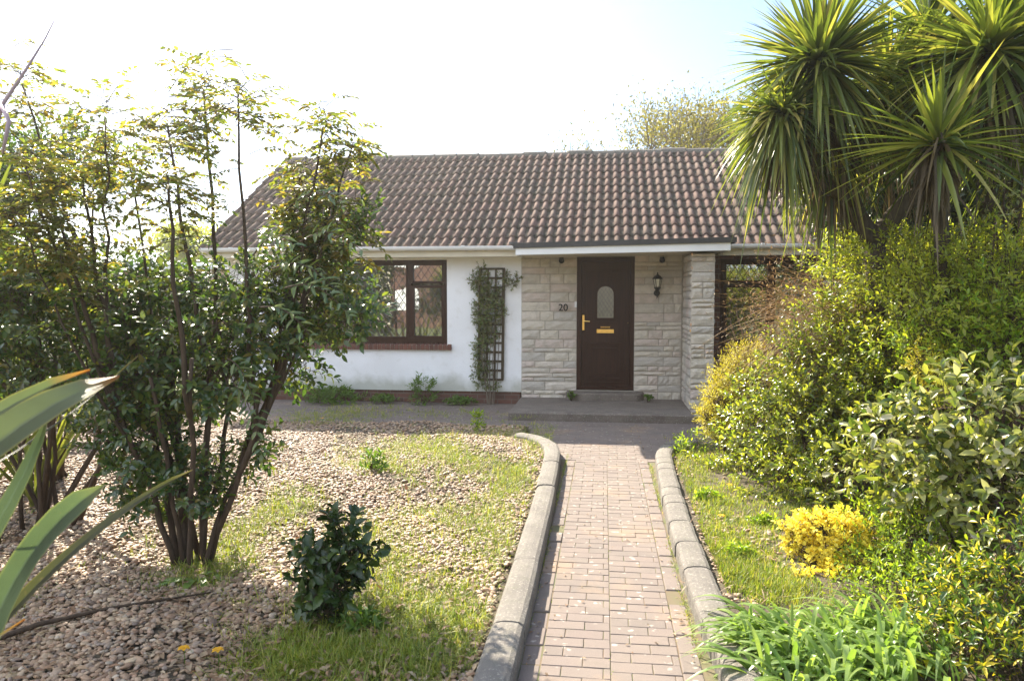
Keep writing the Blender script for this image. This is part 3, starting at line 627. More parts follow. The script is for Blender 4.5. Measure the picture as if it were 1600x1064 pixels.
ring(archpts(.178, zb-.05, zs), archpts(.192, zb-.064, zs), y0-.018, .018)
def rect(a, b_, c_, d_): return [(a, c_), (b_, c_), (b_, d_), (a, d_)]
ring(rect(cx-.235, cx+.235, .45, .98), rect(cx-.262, cx+.262, .423, 1.007), y0-.022, .022)
ring(rect(cx-.17, cx+.17, .52, .91), rect(cx-.19, cx+.19, .50, .93), y0-.018, .018)
ring(rect(cx-.30, cx+.30, .38, 2.15), rect(cx-.315, cx+.315, .365, 2.165), y0-.014, .014)
obj('panel_moulding', mo, M['brown'], door)
g_ = MB(); g_.prism([(x-cx, z) for x, z in archpts(.138, zb-.003, zs)], (cx, y0+.016, 0), (1, 0, 0), (0, 0, 1), (0, 1, 0), .006)
obj('pane', g_, M['dglass'], door)
ld = MB()
for k in range(-3, 9):
    for sg in (1, -1):
        za = zb+k*.09; pts = []
        for s_ in np.linspace(-.13, .13, 14):
            z = za+sg*s_*1.5+.1; zt = zs+math.sqrt(max(0, .132**2-s_**2))
            if zb < z < zt: pts.append((cx+s_, y0+.011+(.001 if sg > 0 else 0), z))
        if len(pts) > 1: ld.tube([pts[0], pts[-1]], .003, 4)
obj('leading', ld, M['lead'], door)
br = MB(); br.box(cx-.135, cx+.135, y0-.020, y0-.001, 1.165, 1.225); br.box(cx-.075, cx+.075, y0-.016, y0-.001, 1.25, 1.268); br.tube([(cx-.07, y0-.03, 1.259), (cx+.07, y0-.03, 1.259)], .006, 6)
obj('letterbox', br, M['brass'], door); obj('letter_flap', MB().box(cx-.115, cx+.115, y0-.026, y0-.0205, 1.178, 1.212), M['brass'], door)
hd = MB(); hd.box(a0+.020, a0+.052, y0-.012, y0-.001, 1.21, 1.45); hd.tube([(a0+.036, y0-.012, 1.355), (a0+.036, y0-.055, 1.355), (a0+.06, y0-.06, 1.355), (a0+.14, y0-.058, 1.350)], [.009, .009, .010, .008], 8)
obj('handle', hd, M['brass'], door)
obj('keyhole', MB().lathe([(.004, -.012), (.008, -.012), (.008, 0)], (a1-.03, y0-.0, 1.33), 8, 'y'), M['brass'], door)
# steps
st = MB(); V = []
n = 20; poly = [(-.60, 0)]+[(-.60+.16*(1-math.cos(PI/2*k/6)), -.30*math.sin(PI/2*k/6)) for k in range(1, 7)]+[(.64-.16*(1-math.cos(PI/2*(6-k)/6)), -.30*math.sin(PI/2*(6-k)/6)) for k in range(0, 6)]+[(.64, 0)]
for z_, s_ in ((.12, 1), (.222, 1), (.24, .965)): V += [(.02+(x-.02)*s_, FY-.045+y*s_, z_) for x, y in poly]
k = len(poly); st.add(V, [(j*k+i, j*k+(i+1) % k, (j+1)*k+(i+1) % k, (j+1)*k+i) for j in range(2) for i in range(k)]+[tuple(range(2*k, 3*k))])
obj('doorstep', st, M['slab'], house)
st = MB(); st.cbox((-.045, 11.2, .06), 1.29, .76, .068, .025); obj('porch_slab', st, M['slab'], house)
# house number
def text(s_, size, loc, mat, parent, name, ext=.006):
    cu = bpy.data.curves.new(name, 'FONT'); cu.body = s_; cu.size = size; cu.extrude = ext; cu.bevel_depth = .0015; cu.align_x = 'CENTER'; cu.offset = .0
    o = bpy.data.objects.new(name, cu); C.objects.link(o); o.rotation_euler = (PI/2, 0, 0); bpy.context.view_layer.update()
    me = bpy.data.meshes.new_from_object(o.evaluated_get(bpy.context.evaluated_depsgraph_get())); C.objects.unlink(o); bpy.data.objects.remove(o)
    me.transform(Matrix.Rotation(PI/2, 4, 'X')); me.materials.clear(); me.materials.append(mat)
    q = bpy.data.objects.new(name, me); C.objects.link(q); q.parent = parent; q.location = np.array(loc)-base_of(parent); return q
text('20', .155, (-.645, FY-.052, 1.52), M['iron'], house, 'house_number')
obj('doorbell', MB().cbox((DX0-.018, FY-.05, 1.62), .017, .012, .045, .003), M['pvc'], house)

# wall lantern
lx, lz, ly = .82, 1.93, FY-.05
lan = thing('wall_lantern', 'black carriage lantern on the stone wall right of the front door', 'lantern', (lx, ly, lz-.1))
obj('bracket', MB().lathe([(.001, -.0), (.05, -.0), (.05, -.015), (.02, -.025), (.001, -.026)], (lx, ly+.0, lz-.13), 12, 'y').tube([(lx, ly-.02, lz-.13), (lx, ly-.06, lz-.19), (lx, ly-.11, lz-.19), (lx, ly-.13, lz-.12), (lx, ly-.12, lz-.05)], .009, 6).tube([(lx, ly-.02, lz-.13), (lx, ly-.03, lz-.22)], [.01, .005], 6), M['iron'], lan)
obj('lantern_base', MB().lathe([(.012, -.11), (.045, -.06), (.052, -.05), (.052, -.035)], (lx, ly-.12, lz), 6), M['iron'], lan)
obj('lantern_glass', MB().lathe([(.040, -.035), (.066, .085)], (lx, ly-.12, lz), 6), M['lglass'] if 'lglass' in M else plain('lantern_glass', (.55, .52, .42), .2), lan)
cg = MB(); cg.lathe([(.078, .085), (.076, .097), (.045, .135), (.02, .15), (.008, .165), (.014, .178), (.004, .19)], (lx, ly-.12, lz), 6)
for k in range(6):
    a = 2*PI*k/6; cg.tube([(lx+.041*math.cos(a), ly-.12+.041*math.sin(a), lz-.035), (lx+.068*math.cos(a), ly-.12+.068*math.sin(a), lz+.086)], .005, 4)
obj('lantern_cage', cg, M['iron'], lan)
# two small spotlights under the canopy
first = None
for sx, lab in ((-.675, 'small black spotlight high on the stone wall left of the front door'), (.895, 'small black spotlight high on the stone wall above the lantern')):
    if first is None:
        sp = thing('spotlight', lab, 'spotlight', (sx, FY-.04, 2.31), 'spotlights under the canopy')
        obj('mount', MB().cbox((sx, FY-.055, 2.33), .035, .02, .03, .006), M['iron'], sp)
        obj('lamp_head', MB().lathe([(.022, .03), (.042, .01), (.045, -.05), (.038, -.055), (.034, -.04), (.002, -.038)], (sx, FY-.10, 2.31), 12, 'y'), M['iron'], sp); first = sp
    else:
        o = first.copy(); C.objects.link(o); o.location = (sx, FY-.04, 2.31); o['label'] = lab
        for ch in list(first.children): c_ = ch.copy(); C.objects.link(c_); c_.parent = o
# trellis
tx0, tx1, tz0, tz1 = -1.985, -1.60, .40, 2.19
tr = thing('trellis', 'dark wooden lattice trellis fixed to the white wall', 'trellis', ((tx0+tx1)/2, FY-.03, tz0))
sh = lambda x, z: x-.025*(tz1-z)/(tz1-tz0)
mb = MB()
for i in range(4):
    x = tx0+(tx1-tx0)*i/3; V = []
    for z in (tz0, tz1):
        for dx, y in ((-.015, FY-.052), (.015, FY-.052), (.015, FY-.034), (-.015, FY-.034)): V.append((sh(x, z)+dx*(1.5 if i in (0, 3) else 1), y, z))
    mb.add(V, [(3, 2, 1, 0), (4, 5, 6, 7)]+[(k, (k+1) % 4, 4+(k+1) % 4, 4+k) for k in range(4)])
obj('upright_laths', mb, M['trellis'], tr)
mb = MB()
for i in range(13):
    z = tz0+(tz1-tz0)*i/12; mb.box(sh(tx0, z)-.014, sh(tx1, z)+.014, FY-.033, FY-.018, z-.016, z+.016)
obj('cross_laths', mb, M['trellis'], tr)

# ---------------- foliage materials ----------------
LM = dict(
 nandina=leafmat('nandina_leaf', [(.035, .075, .025), (.06, .11, .03), (.13, .16, .035), (.05, .09, .05), (.20, .16, .04)], [0, .35, .7, .9, 1], .24, .45, spec=.8),
 nandina_top=leafmat('nandina_young_leaf', [(.10, .13, .03), (.17, .18, .035), (.26, .17, .05), (.09, .14, .04)], [0, .5, .8, 1], .3, .6),
 dark=leafmat('dark_glossy_leaf', [(.018, .038, .010), (.030, .06, .014), (.06, .095, .02)], None, .34, .25),
 ever=leafmat('evergreen_leaf', [(.02, .04, .015), (.035, .06, .018), (.06, .085, .025)], None, .4, .22),
 glossy=leafmat('glossy_leaf', [(.08, .13, .02), (.19, .23, .035), (.32, .32, .045), (.10, .15, .04), (.42, .38, .08)], [0, .3, .65, .85, 1], .24, .58, spec=.8),
 yellowgreen=leafmat('yellow_green_leaf', [(.16, .20, .03), (.28, .31, .04), (.38, .37, .05), (.19, .23, .04)], [0, .45, .8, 1], .33, .58),
 bright=leafmat('fresh_green_leaf', [(.14, .24, .025), (.24, .33, .03), (.34, .38, .05)], None, .4, .56),
 elaeagnus=leafmat('silvery_leaf', [(.05, .09, .02), (.16, .19, .04), (.34, .33, .10), (.08, .12, .03), (.60, .54, .42)], [0, .3, .6, .82, 1], .32, .38),
 gold=leafmat('golden_leaf', [(.50, .42, .03), (.70, .60, .04), (.36, .36, .04), (.80, .68, .08)], None, .5, .35, (1.3, 1.25, .8)),
 petal=leafmat('yellow_petal', [(.92, .78, .10), (.95, .84, .16), (.86, .66, .05)], None, .5, .5, (1.1, 1.1, .8)),
 orange=leafmat('orange_petal', [(.80, .40, .02), (.85, .48, .03)], None, .5, .35, (1.1, 1.1, .8)),
 mixed=leafmat('yellow_tipped_leaf', [(.03, .07, .015), (.07, .13, .02), (.22, .26, .03), (.75, .58, .05)], [0, .35, .7, 1], .35, .42),
 palm=leafmat('palm_leaf', [(.04, .065, .02), (.10, .13, .03), (.20, .22, .05), (.38, .32, .12)], [0, .4, .8, 1], .32, .45),
 deadpalm=leafmat('dead_palm_leaf', [(.09, .065, .035), (.16, .12, .065), (.06, .045, .028)], None, .7, .2, (1.2, 1.1, .8)),
 flax=leafmat('flax_leaf', [(.13, .17, .075), (.17, .20, .09), (.10, .14, .07)], None, .42, .35, (1.6, 1.6, .8)),
 yflax=leafmat('yellow_striped_flax_leaf', [(.13, .16, .04), (.22, .23, .06), (.09, .12, .03)], None, .42, .4),
 strap=leafmat('strap_leaf', [(.13, .22, .05), (.20, .29, .08), (.28, .36, .12)], None, .32, .42),
 grass=leafmat('grass_blade', [(.12, .18, .025), (.20, .25, .035), (.30, .30, .05), (.40, .34, .14)], [0, .45, .8, 1], .5, .4),
 weed=leafmat('weed_leaf', [(.08, .15, .025), (.13, .21, .035)], None, .45, .42),
 straw=leafmat('dry_stem', [(.16, .10, .06), (.34, .25, .15), (.26, .14, .08), (.42, .33, .22)], None, .7, .2, (1.2, 1.1, .8)),
 spring=leafmat('spring_leaf', [(.14, .13, .05), (.20, .17, .07), (.11, .11, .05)], None, .55, .45),
 climber=leafmat('climber_leaf', [(.08, .13, .03), (.13, .18, .05), (.18, .14, .05)], None, .45, .3))
def shrub(name, label, cat, base, lobes, mat, dens, ln, wd, stems=5, group=None, bark='bark', stem_r=.018, **k):
    t = thing(name, label, cat, base, group); g, (P, D, s) = lobe_sprigs(lobes, dens, ln, wd, **k)
    ok = np.ones(len(P), bool); obj('foliage', g, LM[mat], t)
    mb = MB(); b = np.array([base[0], base[1], 0.])
    for i in range(stems):
        c, r = lobes[i % len(lobes)]; e = np.array(c)+rsph(1)[0]*np.array(r)*.5; a = b+[rng.normal()*.08, rng.normal()*.08, -.05]
        m_ = (a+e)/2+np.array([rng.normal()*.08, rng.normal()*.08, .05]); mb.tube(np.concatenate([wander(a, m_, 4, .015)[:-1], wander(m_, e, 4, .02)]), np.linspace(stem_r, stem_r*.35, 7), 6)
    V, q = twigs(P, D, s, .0025); obj('branches', mb, M[bark], t, smooth=True)
    if len(P) > 60: obj('twigs', (V, q), M[bark], t)
    return t
def g0(p): return (p[0], p[1], 0)

# ---------------- left: tall multi-stemmed shrub (heavenly bamboo habit) ----------------
B0 = gr(300, 895); B0[2] = .04
hb = thing('multi_stem_shrub', 'tall many-stemmed shrub with feathery tiers of leaves growing from the gravel on the left', 'shrub', B0)
def fronds(c, n, L_, mat_scale=1., flat=.25, ll=.045, lw=.019, pairs=6):
    P = []; D = []; U = []; S = []; rach = MB(); c = np.array(c)
    for k in range(n):
        an = rng.uniform(0, 2*PI); d = np.array([math.cos(an), math.sin(an), rng.normal()*flat+.15]); d /= np.linalg.norm(d)
        o = c+np.array([rng.normal()*.03, rng.normal()*.03, rng.normal()*.11-.04]); ln_ = L_*rng.uniform(.55, 1.15); dr = rng.uniform(.15, .45)
        pts = [o+d*ln_*t+np.array([0, 0, -dr*ln_*t*t]) for t in np.linspace(0, 1, 5)]
        rach.tube(pts, [.0035, .003, .0025, .002, .001], 3, cap=False)
        for j in range(pairs):
            t = .3+.7*(j+.5)/pairs; p = o+d*ln_*t+np.array([0, 0, -dr*ln_*t*t]); ax = d+np.array([0, 0, -2*dr*t]); ax /= np.linalg.norm(ax)
            sd_ = np.cross(ax, [0, 0, 1.]); sd_ /= np.linalg.norm(sd_)+1e-9
            for sg in (-1, 1):
                for q in ((0.,) if rng.random() < .4 else (0., .45)):   # branched side leaflets
                    P.append(p+sd_*sg*q*ln_*.28*(1-t*.4)+ax*q*.03); D.append(ax*rng.uniform(.4, .9)+sd_*sg+np.array([0, 0, rng.normal()*.25-.1])); U.append(np.array([rng.normal()*.35, rng.normal()*.35, 1.])); S.append(rng.uniform(.7, 1.25))
        P.append(pts[-1]); D.append(ax); U.append(np.array([0, 0, 1.])); S.append(1.)
    S = np.array(S)*mat_scale; return leaves(np.array(P), np.array(D), np.array(U), ll*S, lw*S, hi=False, fold=.15), rach
tips = [(35, 125, 4.6, .34), (165, 178, 4.3, .34), (262, 190, 4.4, .32), (318, 132, 4.9, .32), (372, 140, 4.4, .34), (262, 265, 4.0, .34),
  (128, 262, 4.2, .36), (35, 235, 4.0, .3), (505, 190, 4.7, .34), (552, 218, 4.9, .24), (470, 262, 4.8, .30), (520, 300, 4.9, .30), (545, 352, 4.8, .28), (95, 345, 4.1, .36), (20, 330, 3.9, .34), (480, 335, 4.8, .28)]
stem_r = [.02, .016, .022, .024, .02, .024, .022, .016, .02, .022, .02, .026, .014, .026, .014, .02, .018, .02, .02, .016, .014]
allf = []; R_ = MB()
nodes = [at(px, py, Y) for px, py, Y in ((150, 560, 4.2), (190, 500, 4.7), (235, 590, 4.2), (262, 520, 4.8), (300, 560, 4.1), (335, 500, 4.6), (375, 560, 4.9), (418, 640, 4.4), (430, 590, 4.7))]
mains = []
for i, nd in enumerate(nodes):
    b_ = B0+np.array([(i-4)*.022+rng.normal()*.01, rng.normal()*.05, -.06]); t = np.linspace(0, 1, 9)[:, None]; hor = t**1.15
    pts = b_+(nd-b_)*np.concatenate([hor, hor, t], 1); pts[1:-1] += rng.normal(size=(7, 3))*.009*[1, 1, 0]; mains.append(pts)
    r0 = [.02, .024, .018, .028, .02, .026, .02, .024, .018][i]; st = MB(); st.tube(pts, np.linspace(r0, r0*.62, 9), 8); obj('stem', st, M['bark'], hb, smooth=True)
for i, (px, py, Y, wd_) in enumerate(tips):
    tip = at(px, py+8, Y); k = int(np.argmin([np.linalg.norm((nd-tip)[:2])+rng.uniform(0, .35) for nd in nodes])); u0 = rng.integers(5, 9); a_ = mains[k][u0]
    t = np.linspace(0, 1, 10)[:, None]; hor = t**.85; pts = a_+(tip-a_)*np.concatenate([hor, hor, t], 1); pts[1:-1] += rng.normal(size=(8, 3))*.010*[1, 1, 0]
    st = MB(); st.tube(pts, np.linspace(stem_r[i]*.8, stem_r[i]*.28, 10), 6); obj('stem', st, M['bark'], hb, smooth=True)
    g, rc = fronds(tip, 32 if wd_ > .3 else 22, wd_, 1.25, .32); allf.append((g, 1)); R_.add(np.concatenate(rc.v), rc.f)
    for u_, nn_ in ((.88, 7), (.78, 6), (.62, 5)):
        if rng.random() < .8:
            c = pts[int(u_*9)]; g, rc = fronds(c, nn_, wd_*rng.uniform(.5, .85), 1.15); allf.append((g, int(u_ > .7))); R_.add(np.concatenate(rc.v), rc.f)
for (px, py, Y) in ((200, 245, 4.8), (70, 290, 4.7)):
    tip = at(px, py, Y); st = MB(); st.tube(wander(B0+[0, .1, 0], tip, 10, .02), np.linspace(.016, .006, 10), 6); obj('stem', st, M['bark'], hb, smooth=True)
    g, rc = fronds(tip, 24, .3, 1.2); allf.append((g, 1)); R_.add(np.concatenate(rc.v), rc.f)
tops = merge(*[g for g, k in allf if k]); obj('top_foliage', tops, LM['nandina_top'], hb)
low = [g for g, k in allf if not k]
mids = LB((400, 440, 4.6, 60, 35), (470, 420, 5.0, 70, 45), (520, 470, 5.0, 60, 45), (545, 500, 4.6, 45, 22), (500, 360, 5.0, 50, 25), (440, 500, 4.8, 70, 45), (380, 520, 4.5, 70, 50), (290, 450, 4.8, 60, 40), (250, 560, 4.5, 80, 50), (340, 590, 4.4, 70, 45), (230, 680, 4.4, 50, 50), (290, 760, 4.35, 45, 30), (180, 480, 4.6, 70, 45), (90, 450, 4.6, 70, 35), (180, 600, 4.3, 60, 40), (20, 460, 4.4, 60, 45), (230, 790, 4.5, 25, 25), (410, 700, 4.6, 22, 35), (200, 740, 4.5, 40, 40), (170, 680, 4.6, 35, 45), (270, 720, 4.5, 45, 40), (330, 740, 4.5, 35, 35), (240, 620, 4.7, 70, 45), (560, 340, 4.8, 35, 18), (460, 570, 5.0, 40, 30))
g, (P, D, s) = lobe_sprigs(mids, 92, .056, .027, per=9, sprig=.14, inner=.7, upw=1.3, hi=True, upb=.1, fold=.12)
low.append(g); obj('foliage', merge(*low), LM['nandina'], hb)
V, q = twigs(P, D, s, .0025); obj('twigs', merge((V, q)), M['bark'], hb); obj('leaf_stalks', R_, M['bark'], hb)
# long feathery compound leaves hanging out to the right
gs = []; rc_all = MB()
for (px, py, Y, dx, dz) in ((520, 330, 4.3, .40, .02), (540, 380, 4.2, .42, -.05), (500, 420, 4.2, .42, -.12), (520, 450, 4.1, .42, -.15), (480, 480, 4.1, .40, -.22), (430, 560, 4.1, .25, -.32), (440, 600, 4.1, .22, -.35), (470, 400, 4.1, .3, .05)):
    o = at(px-75, py, Y); e = o+np.array([dx, -.12, dz]); t = np.linspace(0, 1, 14); pts = o+(e-o)*t[:, None]+np.array([0, 0, .08])*np.sin(t*PI)[:, None]; obj('leaf_stalk', MB().tube(pts, np.linspace(.005, .0015, 14), 4), M['bark'], hb)
    for j in range(2, 14):
        ax = nrm(pts[min(j+1, 13)]-pts[j-1]); sd_ = nrm(np.cross(ax, [0, -.6, .8]))
        gs.append(leaves(np.array([pts[j]]*2)+rng.normal(size=(2, 3))*.006, np.stack([ax*.8+sd_, ax*.8-sd_])+rng.normal(size=(2, 3))*.35, np.tile([0, -.5, 1.], (2, 1))+rng.normal(size=(2, 3))*.35, .10*(1-.4*abs(j/13-.4))*rng.uniform(.5, 1.15), .022*rng.uniform(.8, 1.2), hi=True))
obj('feathery_leaves', merge(*gs), leafmat('blue_green_leaf', [(.07, .12, .06), (.12, .17, .08), (.19, .22, .08)], None, .24, .35), hb)

# second dense shrub behind it on the left
shrub('evergreen_shrub', 'dense dark glossy shrub filling the left edge behind the tall stems', 'shrub', g0(at(70, 650, 5.0)), LB((20, 440, 4.9, 80, 55), (120, 470, 5.0, 100, 60), (240, 480, 5.1, 100, 60), (330, 520, 5.1, 80, 60), (40, 560, 4.8, 80, 60), (150, 580, 5.0, 90, 60), (-60, 500, 4.8, 90, 90), (270, 600, 5.1, 80, 60), (60, 410, 5.0, 70, 30), (180, 425, 5.1, 80, 25)), 'nandina', 52, .06, .028, stems=12, stem_r=.018, hi=True, inner=.6, upw=1.3)
shrub('laurel_hedge', 'dark evergreen hedge along the boundary at the far left', 'hedge', (-9.2, 11, 0), [((-8.6-.9*i, 10.6+.25*(i % 3), .95+.15*(i % 2)), (.95, .8, 1.05)) for i in range(6)]+[((-7.7, 9.2, .8), (.7, .9, .85)), ((-7.6, 11.6, .9), (.7, .8, .95))], 'ever', 26, .10, .045, stems=10, stem_r=.03, per=7, sprig=.22)

shrub('boundary_hedge', 'clipped green hedge along the right boundary beyond the planted bank', 'hedge', (7.6, 7, 0), [((7.6, 2.5+1.25*i, .95), (.75, .95, 1.0)) for i in range(12)], 'ever', 22, .10, .045, stems=12, stem_r=.03, per=7, sprig=.2)
shrub('tall_evergreen', 'tall loose evergreen rising at the left edge behind the many-stemmed shrub', 'shrub', (-5.0, 6.3, 0), [((-5.9, 6.2, 1.4), (.65, .7, .7)), ((-5.7, 6.4, 2.1), (.55, .6, .5)), ((-5.6, 5.7, 2.6), (.55, .6, .5)), ((-5.0, 6.3, 2.9), (.5, .5, .3)), ((-5.7, 6.4, 2.9), (.6, .6, .4)), ((-4.6, 6.2, 2.95), (.4, .4, .25)), ((-5.8, 5.2, 1.2), (.5, .5, .6)), ((-6.2, 5.6, 2.0), (.7, .7, .9)), ((-6.4, 6.4, 2.8), (.7, .7, .6))], 'nandina', 34, .065, .03, stems=12, stem_r=.022, hi=True, inner=.8, upw=1.2, jit=.22)
# tall yellowish strap-leaved plants at the left edge
def rosette(c, n, L_, W, droop, up=(.0, 1.), seg=5, spread=1., tilt=(0, 0, 0), fold=.3):
    an = rng.uniform(0, 2*PI, n); el = np.arcsin(rng.uniform(up[0], up[1], n)); D = np.stack([np.cos(an)*np.cos(el)*spread, np.sin(an)*np.cos(el)*spread, np.sin(el)], 1)+np.array(tilt)
    P = np.array(c)+rng.normal(size=(n, 3))*.02+nrm(D)*.02; ln_ = L_*rng.uniform(.7, 1.12, n)
    return blades(P, D, ln_, W*rng.uniform(.8, 1.2, n), droop*rng.uniform(.3, 1.5, n)*(1.15-np.sin(el)), seg, fold, .15)
t = thing('cabbage_palm', 'small cabbage palm with pale yellow blades at the left edge of the garden', 'palm', g0(at(-45, 700, 4.6)))
c = at(-35, 375, 4.6); mb = MB(); mb.tube(wander(np.array(g0(c))+[0, 0, -.05], c, 9, .01), np.linspace(.06, .045, 9), 9); obj('trunk', mb, M['palmbark'], t, smooth=True)
obj('leaves', rosette(c, 75, .62, .045, .45, (-.35, 1.)), LM['yflax'], t)
t = thing('flax_plant', 'clump of upright backlit flax blades behind the shrub at the left', 'flax', g0(at(55, 760, 5.4)))
obj('leaves', merge(rosette(at(50, 700, 5.5)*[1, 1, 0]+[0, 0, .05], 18, 1.5, .055, .25, (.75, 1.), seg=7), rosette(at(-40, 700, 5.4)*[1, 1, 0]+[0, 0, .05], 14, 1.4, .055, .25, (.7, 1.), seg=7)), LM['yflax'], t)

# foreground flax: each broad blade is a part
t = thing('flax_plant', 'large flax with broad grey-green orange-tipped blades in the left foreground', 'flax', (-1.75, 1.35, 0))
def blade(pts, w_, mat, fold=.22, tip=.15, nn=(0, -1, .35), par=None, name='leaf'):
    pts = np.array(pts, float); n = 26; s = np.concatenate([[0], np.cumsum(np.linalg.norm(np.diff(pts, axis=0), axis=1))]); k = len(pts)
    co = [np.polyfit(s, pts[:, a], min(3, k-1)) for a in range(3)]; u = np.linspace(0, s[-1], n); q = np.stack([np.polyval(c_, u) for c_ in co], 1)
    tg = nrm(np.gradient(q, axis=0)); S = nrm(np.cross(tg, np.array(nn, float))); Nn = np.cross(S, tg); x = np.linspace(0, 1, n); pr = w_*np.minimum(1, .55+.9*x)*np.where(x > 1-tip, np.sqrt(np.clip((1-x)/tip, 0, 1)*.98+.0004), 1)
    cols = []; wob = .006*np.sin(x*17+w_*300)
    for a in (-1, -.55, -.12, 0, .12, .55, 1): cols.append(q+S*(a*pr*.5)[:, None]+Nn*((abs(a)**1.0)*pr*fold+wob*abs(a))[:, None])
    V = np.stack(cols, 1).reshape(-1, 3); i = (np.arange(n-1)[:, None]*7+np.arange(6)).reshape(-1, 1); Q = np.concatenate([i+[0, 7, 8, 1]])
    me = mesh_np(name, V-base_of(par), Q, smooth=True); a = me.attributes.new('edge', 'FLOAT', 'POINT'); a.data.foreach_set('value', np.tile([1, .3, 0, 0, 0, .3, 1], n).astype(np.float32))
    a = me.attributes.new('along', 'FLOAT', 'POINT'); a.data.foreach_set('value', np.repeat(x, 7).astype(np.float32)); return obj(name, me, mat, par)
def m_flax(name, body, edgec, tipc):
    m, tt, b = newmat(name); x = N(tt, 'ShaderNodeTexCoord'); c = ramp(tt, noise(tt, 6, 4), [tuple(v*.8 for v in body), tuple(v*1.15 for v in body)], [.3, .7])
    al = N(tt, 'ShaderNodeAttribute', attribute_name='along'); ed = N(tt, 'ShaderNodeAttribute', attribute_name='edge')
    st = N(tt, 'ShaderNodeTexNoise'); st.inputs['Scale'].default_value = 3; cb = N(tt, 'ShaderNodeCombineXYZ'); ml = N(tt, 'ShaderNodeMath', operation='MULTIPLY'); ml.inputs[1].default_value = 45; tt.links.new(ed.outputs['Fac'], ml.inputs[0]); tt.links.new(ml.outputs[0], cb.inputs[0]); tt.links.new(cb.outputs[0], st.inputs['Vector'])
    c = mix(tt, .6, c, ramp(tt, st.outputs[0], [(.5,)*3, (1.4,)*3]), 'MULTIPLY'); c = mix(tt, ramp(tt, noise(tt, 45, 5, .7), [(0,)*3, (.7,)*3], [.62, .72]), c, (.16, .11, .06))
    c = mix(tt, ramp(tt, ed.outputs['Fac'], [(0,)*3, (.85,)*3], [.75, 1.]), c, edgec); c = mix(tt, ramp(tt, al.outputs['Fac'], [(0,)*3, (.9,)*3], [.955, 1.]), c, tipc)
    tt.links.new(c, b.inputs['Base Color']); b.inputs['Roughness'].default_value = .42; bump(tt, b, st.outputs[0], .5, .004); tr = N(tt, 'ShaderNodeBsdfTranslucent'); tt.links.new(mix(tt, 1, c, (1.1, 1.3, .75), 'MULTIPLY'), tr.inputs[0]); ms = N(tt, 'ShaderNodeMixShader'); ms.inputs[0].default_value = .38
    tt.links.new(b.outputs[0], ms.inputs[1]); tt.links.new(tr.outputs[0], ms.inputs[2]); tt.links.new(ms.outputs[0], tt.nodes['Material Output'].inputs[0]); return m
fg = m_flax('flax_blade', (.13, .145, .075), (.34, .28, .07), (.50, .17, .03)); fc = m_flax('grey_flax_blade', (.085, .11, .065), (.2, .2, .08), (.16, .16, .08)); fd = m_flax('dull_flax_blade', (.07, .065, .03), (.22, .17, .05), (.2, .15, .08))
root = np.array([-1.9, 1.15, .1])
blade([root, at(-120, 800, 1.25), at(20, 668, 1.35), at(110, 622, 1.45), at(186, 585, 1.55)], .085, fg, .16, .12, (.2, -1, .55), t)
blade([root, at(-140, 740, 1.2), at(-20, 655, 1.28), at(70, 607, 1.36), at(140, 580, 1.44)], .055, fg, .25, .3, (0, -1, .4), t)
blade([root+[0, .1, 0], at(-60, 905, 1.25), at(10, 790, 1.3), at(50, 715, 1.36), at(78, 640, 1.42)], .05, fc, .2, .3, (.5, -1, .1), t)
blade([root+[.1, 0, 0], at(-30, 1020, 1.5), at(30, 900, 1.6), at(80, 820, 1.65), at(165, 757, 1.72)], .060, fc, .30, .05, (.4, -1, .3), t)
blade([root+[.1, .1, 0], at(-20, 1000, 1.7), at(90, 880, 1.85), at(190, 800, 2.0), at(300, 735, 2.2)], .032, fd, .25, .3, (.3, -1, .5), t)
blade([root, at(-60, 760, 1.6), at(30, 700, 1.8), at(130, 630, 2.0), at(215, 558, 2.2)], .012, fd, .2, .5, (0, -1, .4), t)
blade([root, at(-70, 1060, 1.3), at(-20, 1010, 1.35), at(40, 968, 1.4)], .03, fg, .2, .4, (0, -.6, 1), t)
# bare twig arching up at the upper left
t = thing('bare_branch', 'bare purplish twig arching up against the sky at the top left', 'branch', (-2.05, 2.2, 0))
mb = MB(); mb.tube([(-2.25, 2.1, 0), (-2.25, 2.15, .8), at(-40, 420, 2.2), at(-25, 260, 2.2), at(3, 165, 2.25), at(40, 110, 2.25), at(70, 62, 2.3), at(92, 18, 2.35)], [.016, .014, .012, .009, .0065, .0045, .0028, .0012], 7)
mb.tube([at(3, 165, 2.25), at(14, 190, 2.2), at(4, 240, 2.2)], [.009, .007, .004], 6); obj('twig', mb, plain('purple_bark', (.34, .24, .26), .6), t, smooth=True)

# small dark camellia in the gravel
b0 = gr(515, 975); b0[2] = .05
cm = shrub('camellia', 'small dark-leaved camellia standing alone in the gravel', 'shrub', b0, LB((535, 828, 3.75, 20, 16), (508, 865, 3.7, 34, 24), (548, 862, 3.72, 26, 20), (500, 925, 3.68, 28, 22), (530, 915, 3.65, 22, 18), (515, 950, 3.65, 16, 16), (478, 905, 3.7, 10, 10)), 'dark', 260, .07, .042, stems=6, hi=True, per=5, sprig=.09, inner=.2, stem_r=.008)
# leafy shoots at the foot of the tall shrub
t = thing('strap_leaf_plant', 'low rosette of broad pale green leaves at the foot of the tall shrub', 'plant', gr(305, 915))
P = []; D = []
for px, py, dx, dy in ((300, 905, -.6, -.5), (290, 905, -1, -.25), (305, 905, .1, -1), (310, 900, .7, -.8), (315, 895, .9, -.3), (285, 908, -.9, -.6)): P.append(gr(px, py, .07)); D.append((dx, dy, .15))
obj('leaves', blades(np.array(P), np.array(D), .26, .055, .35, 6, .15), LM['strap'], t)

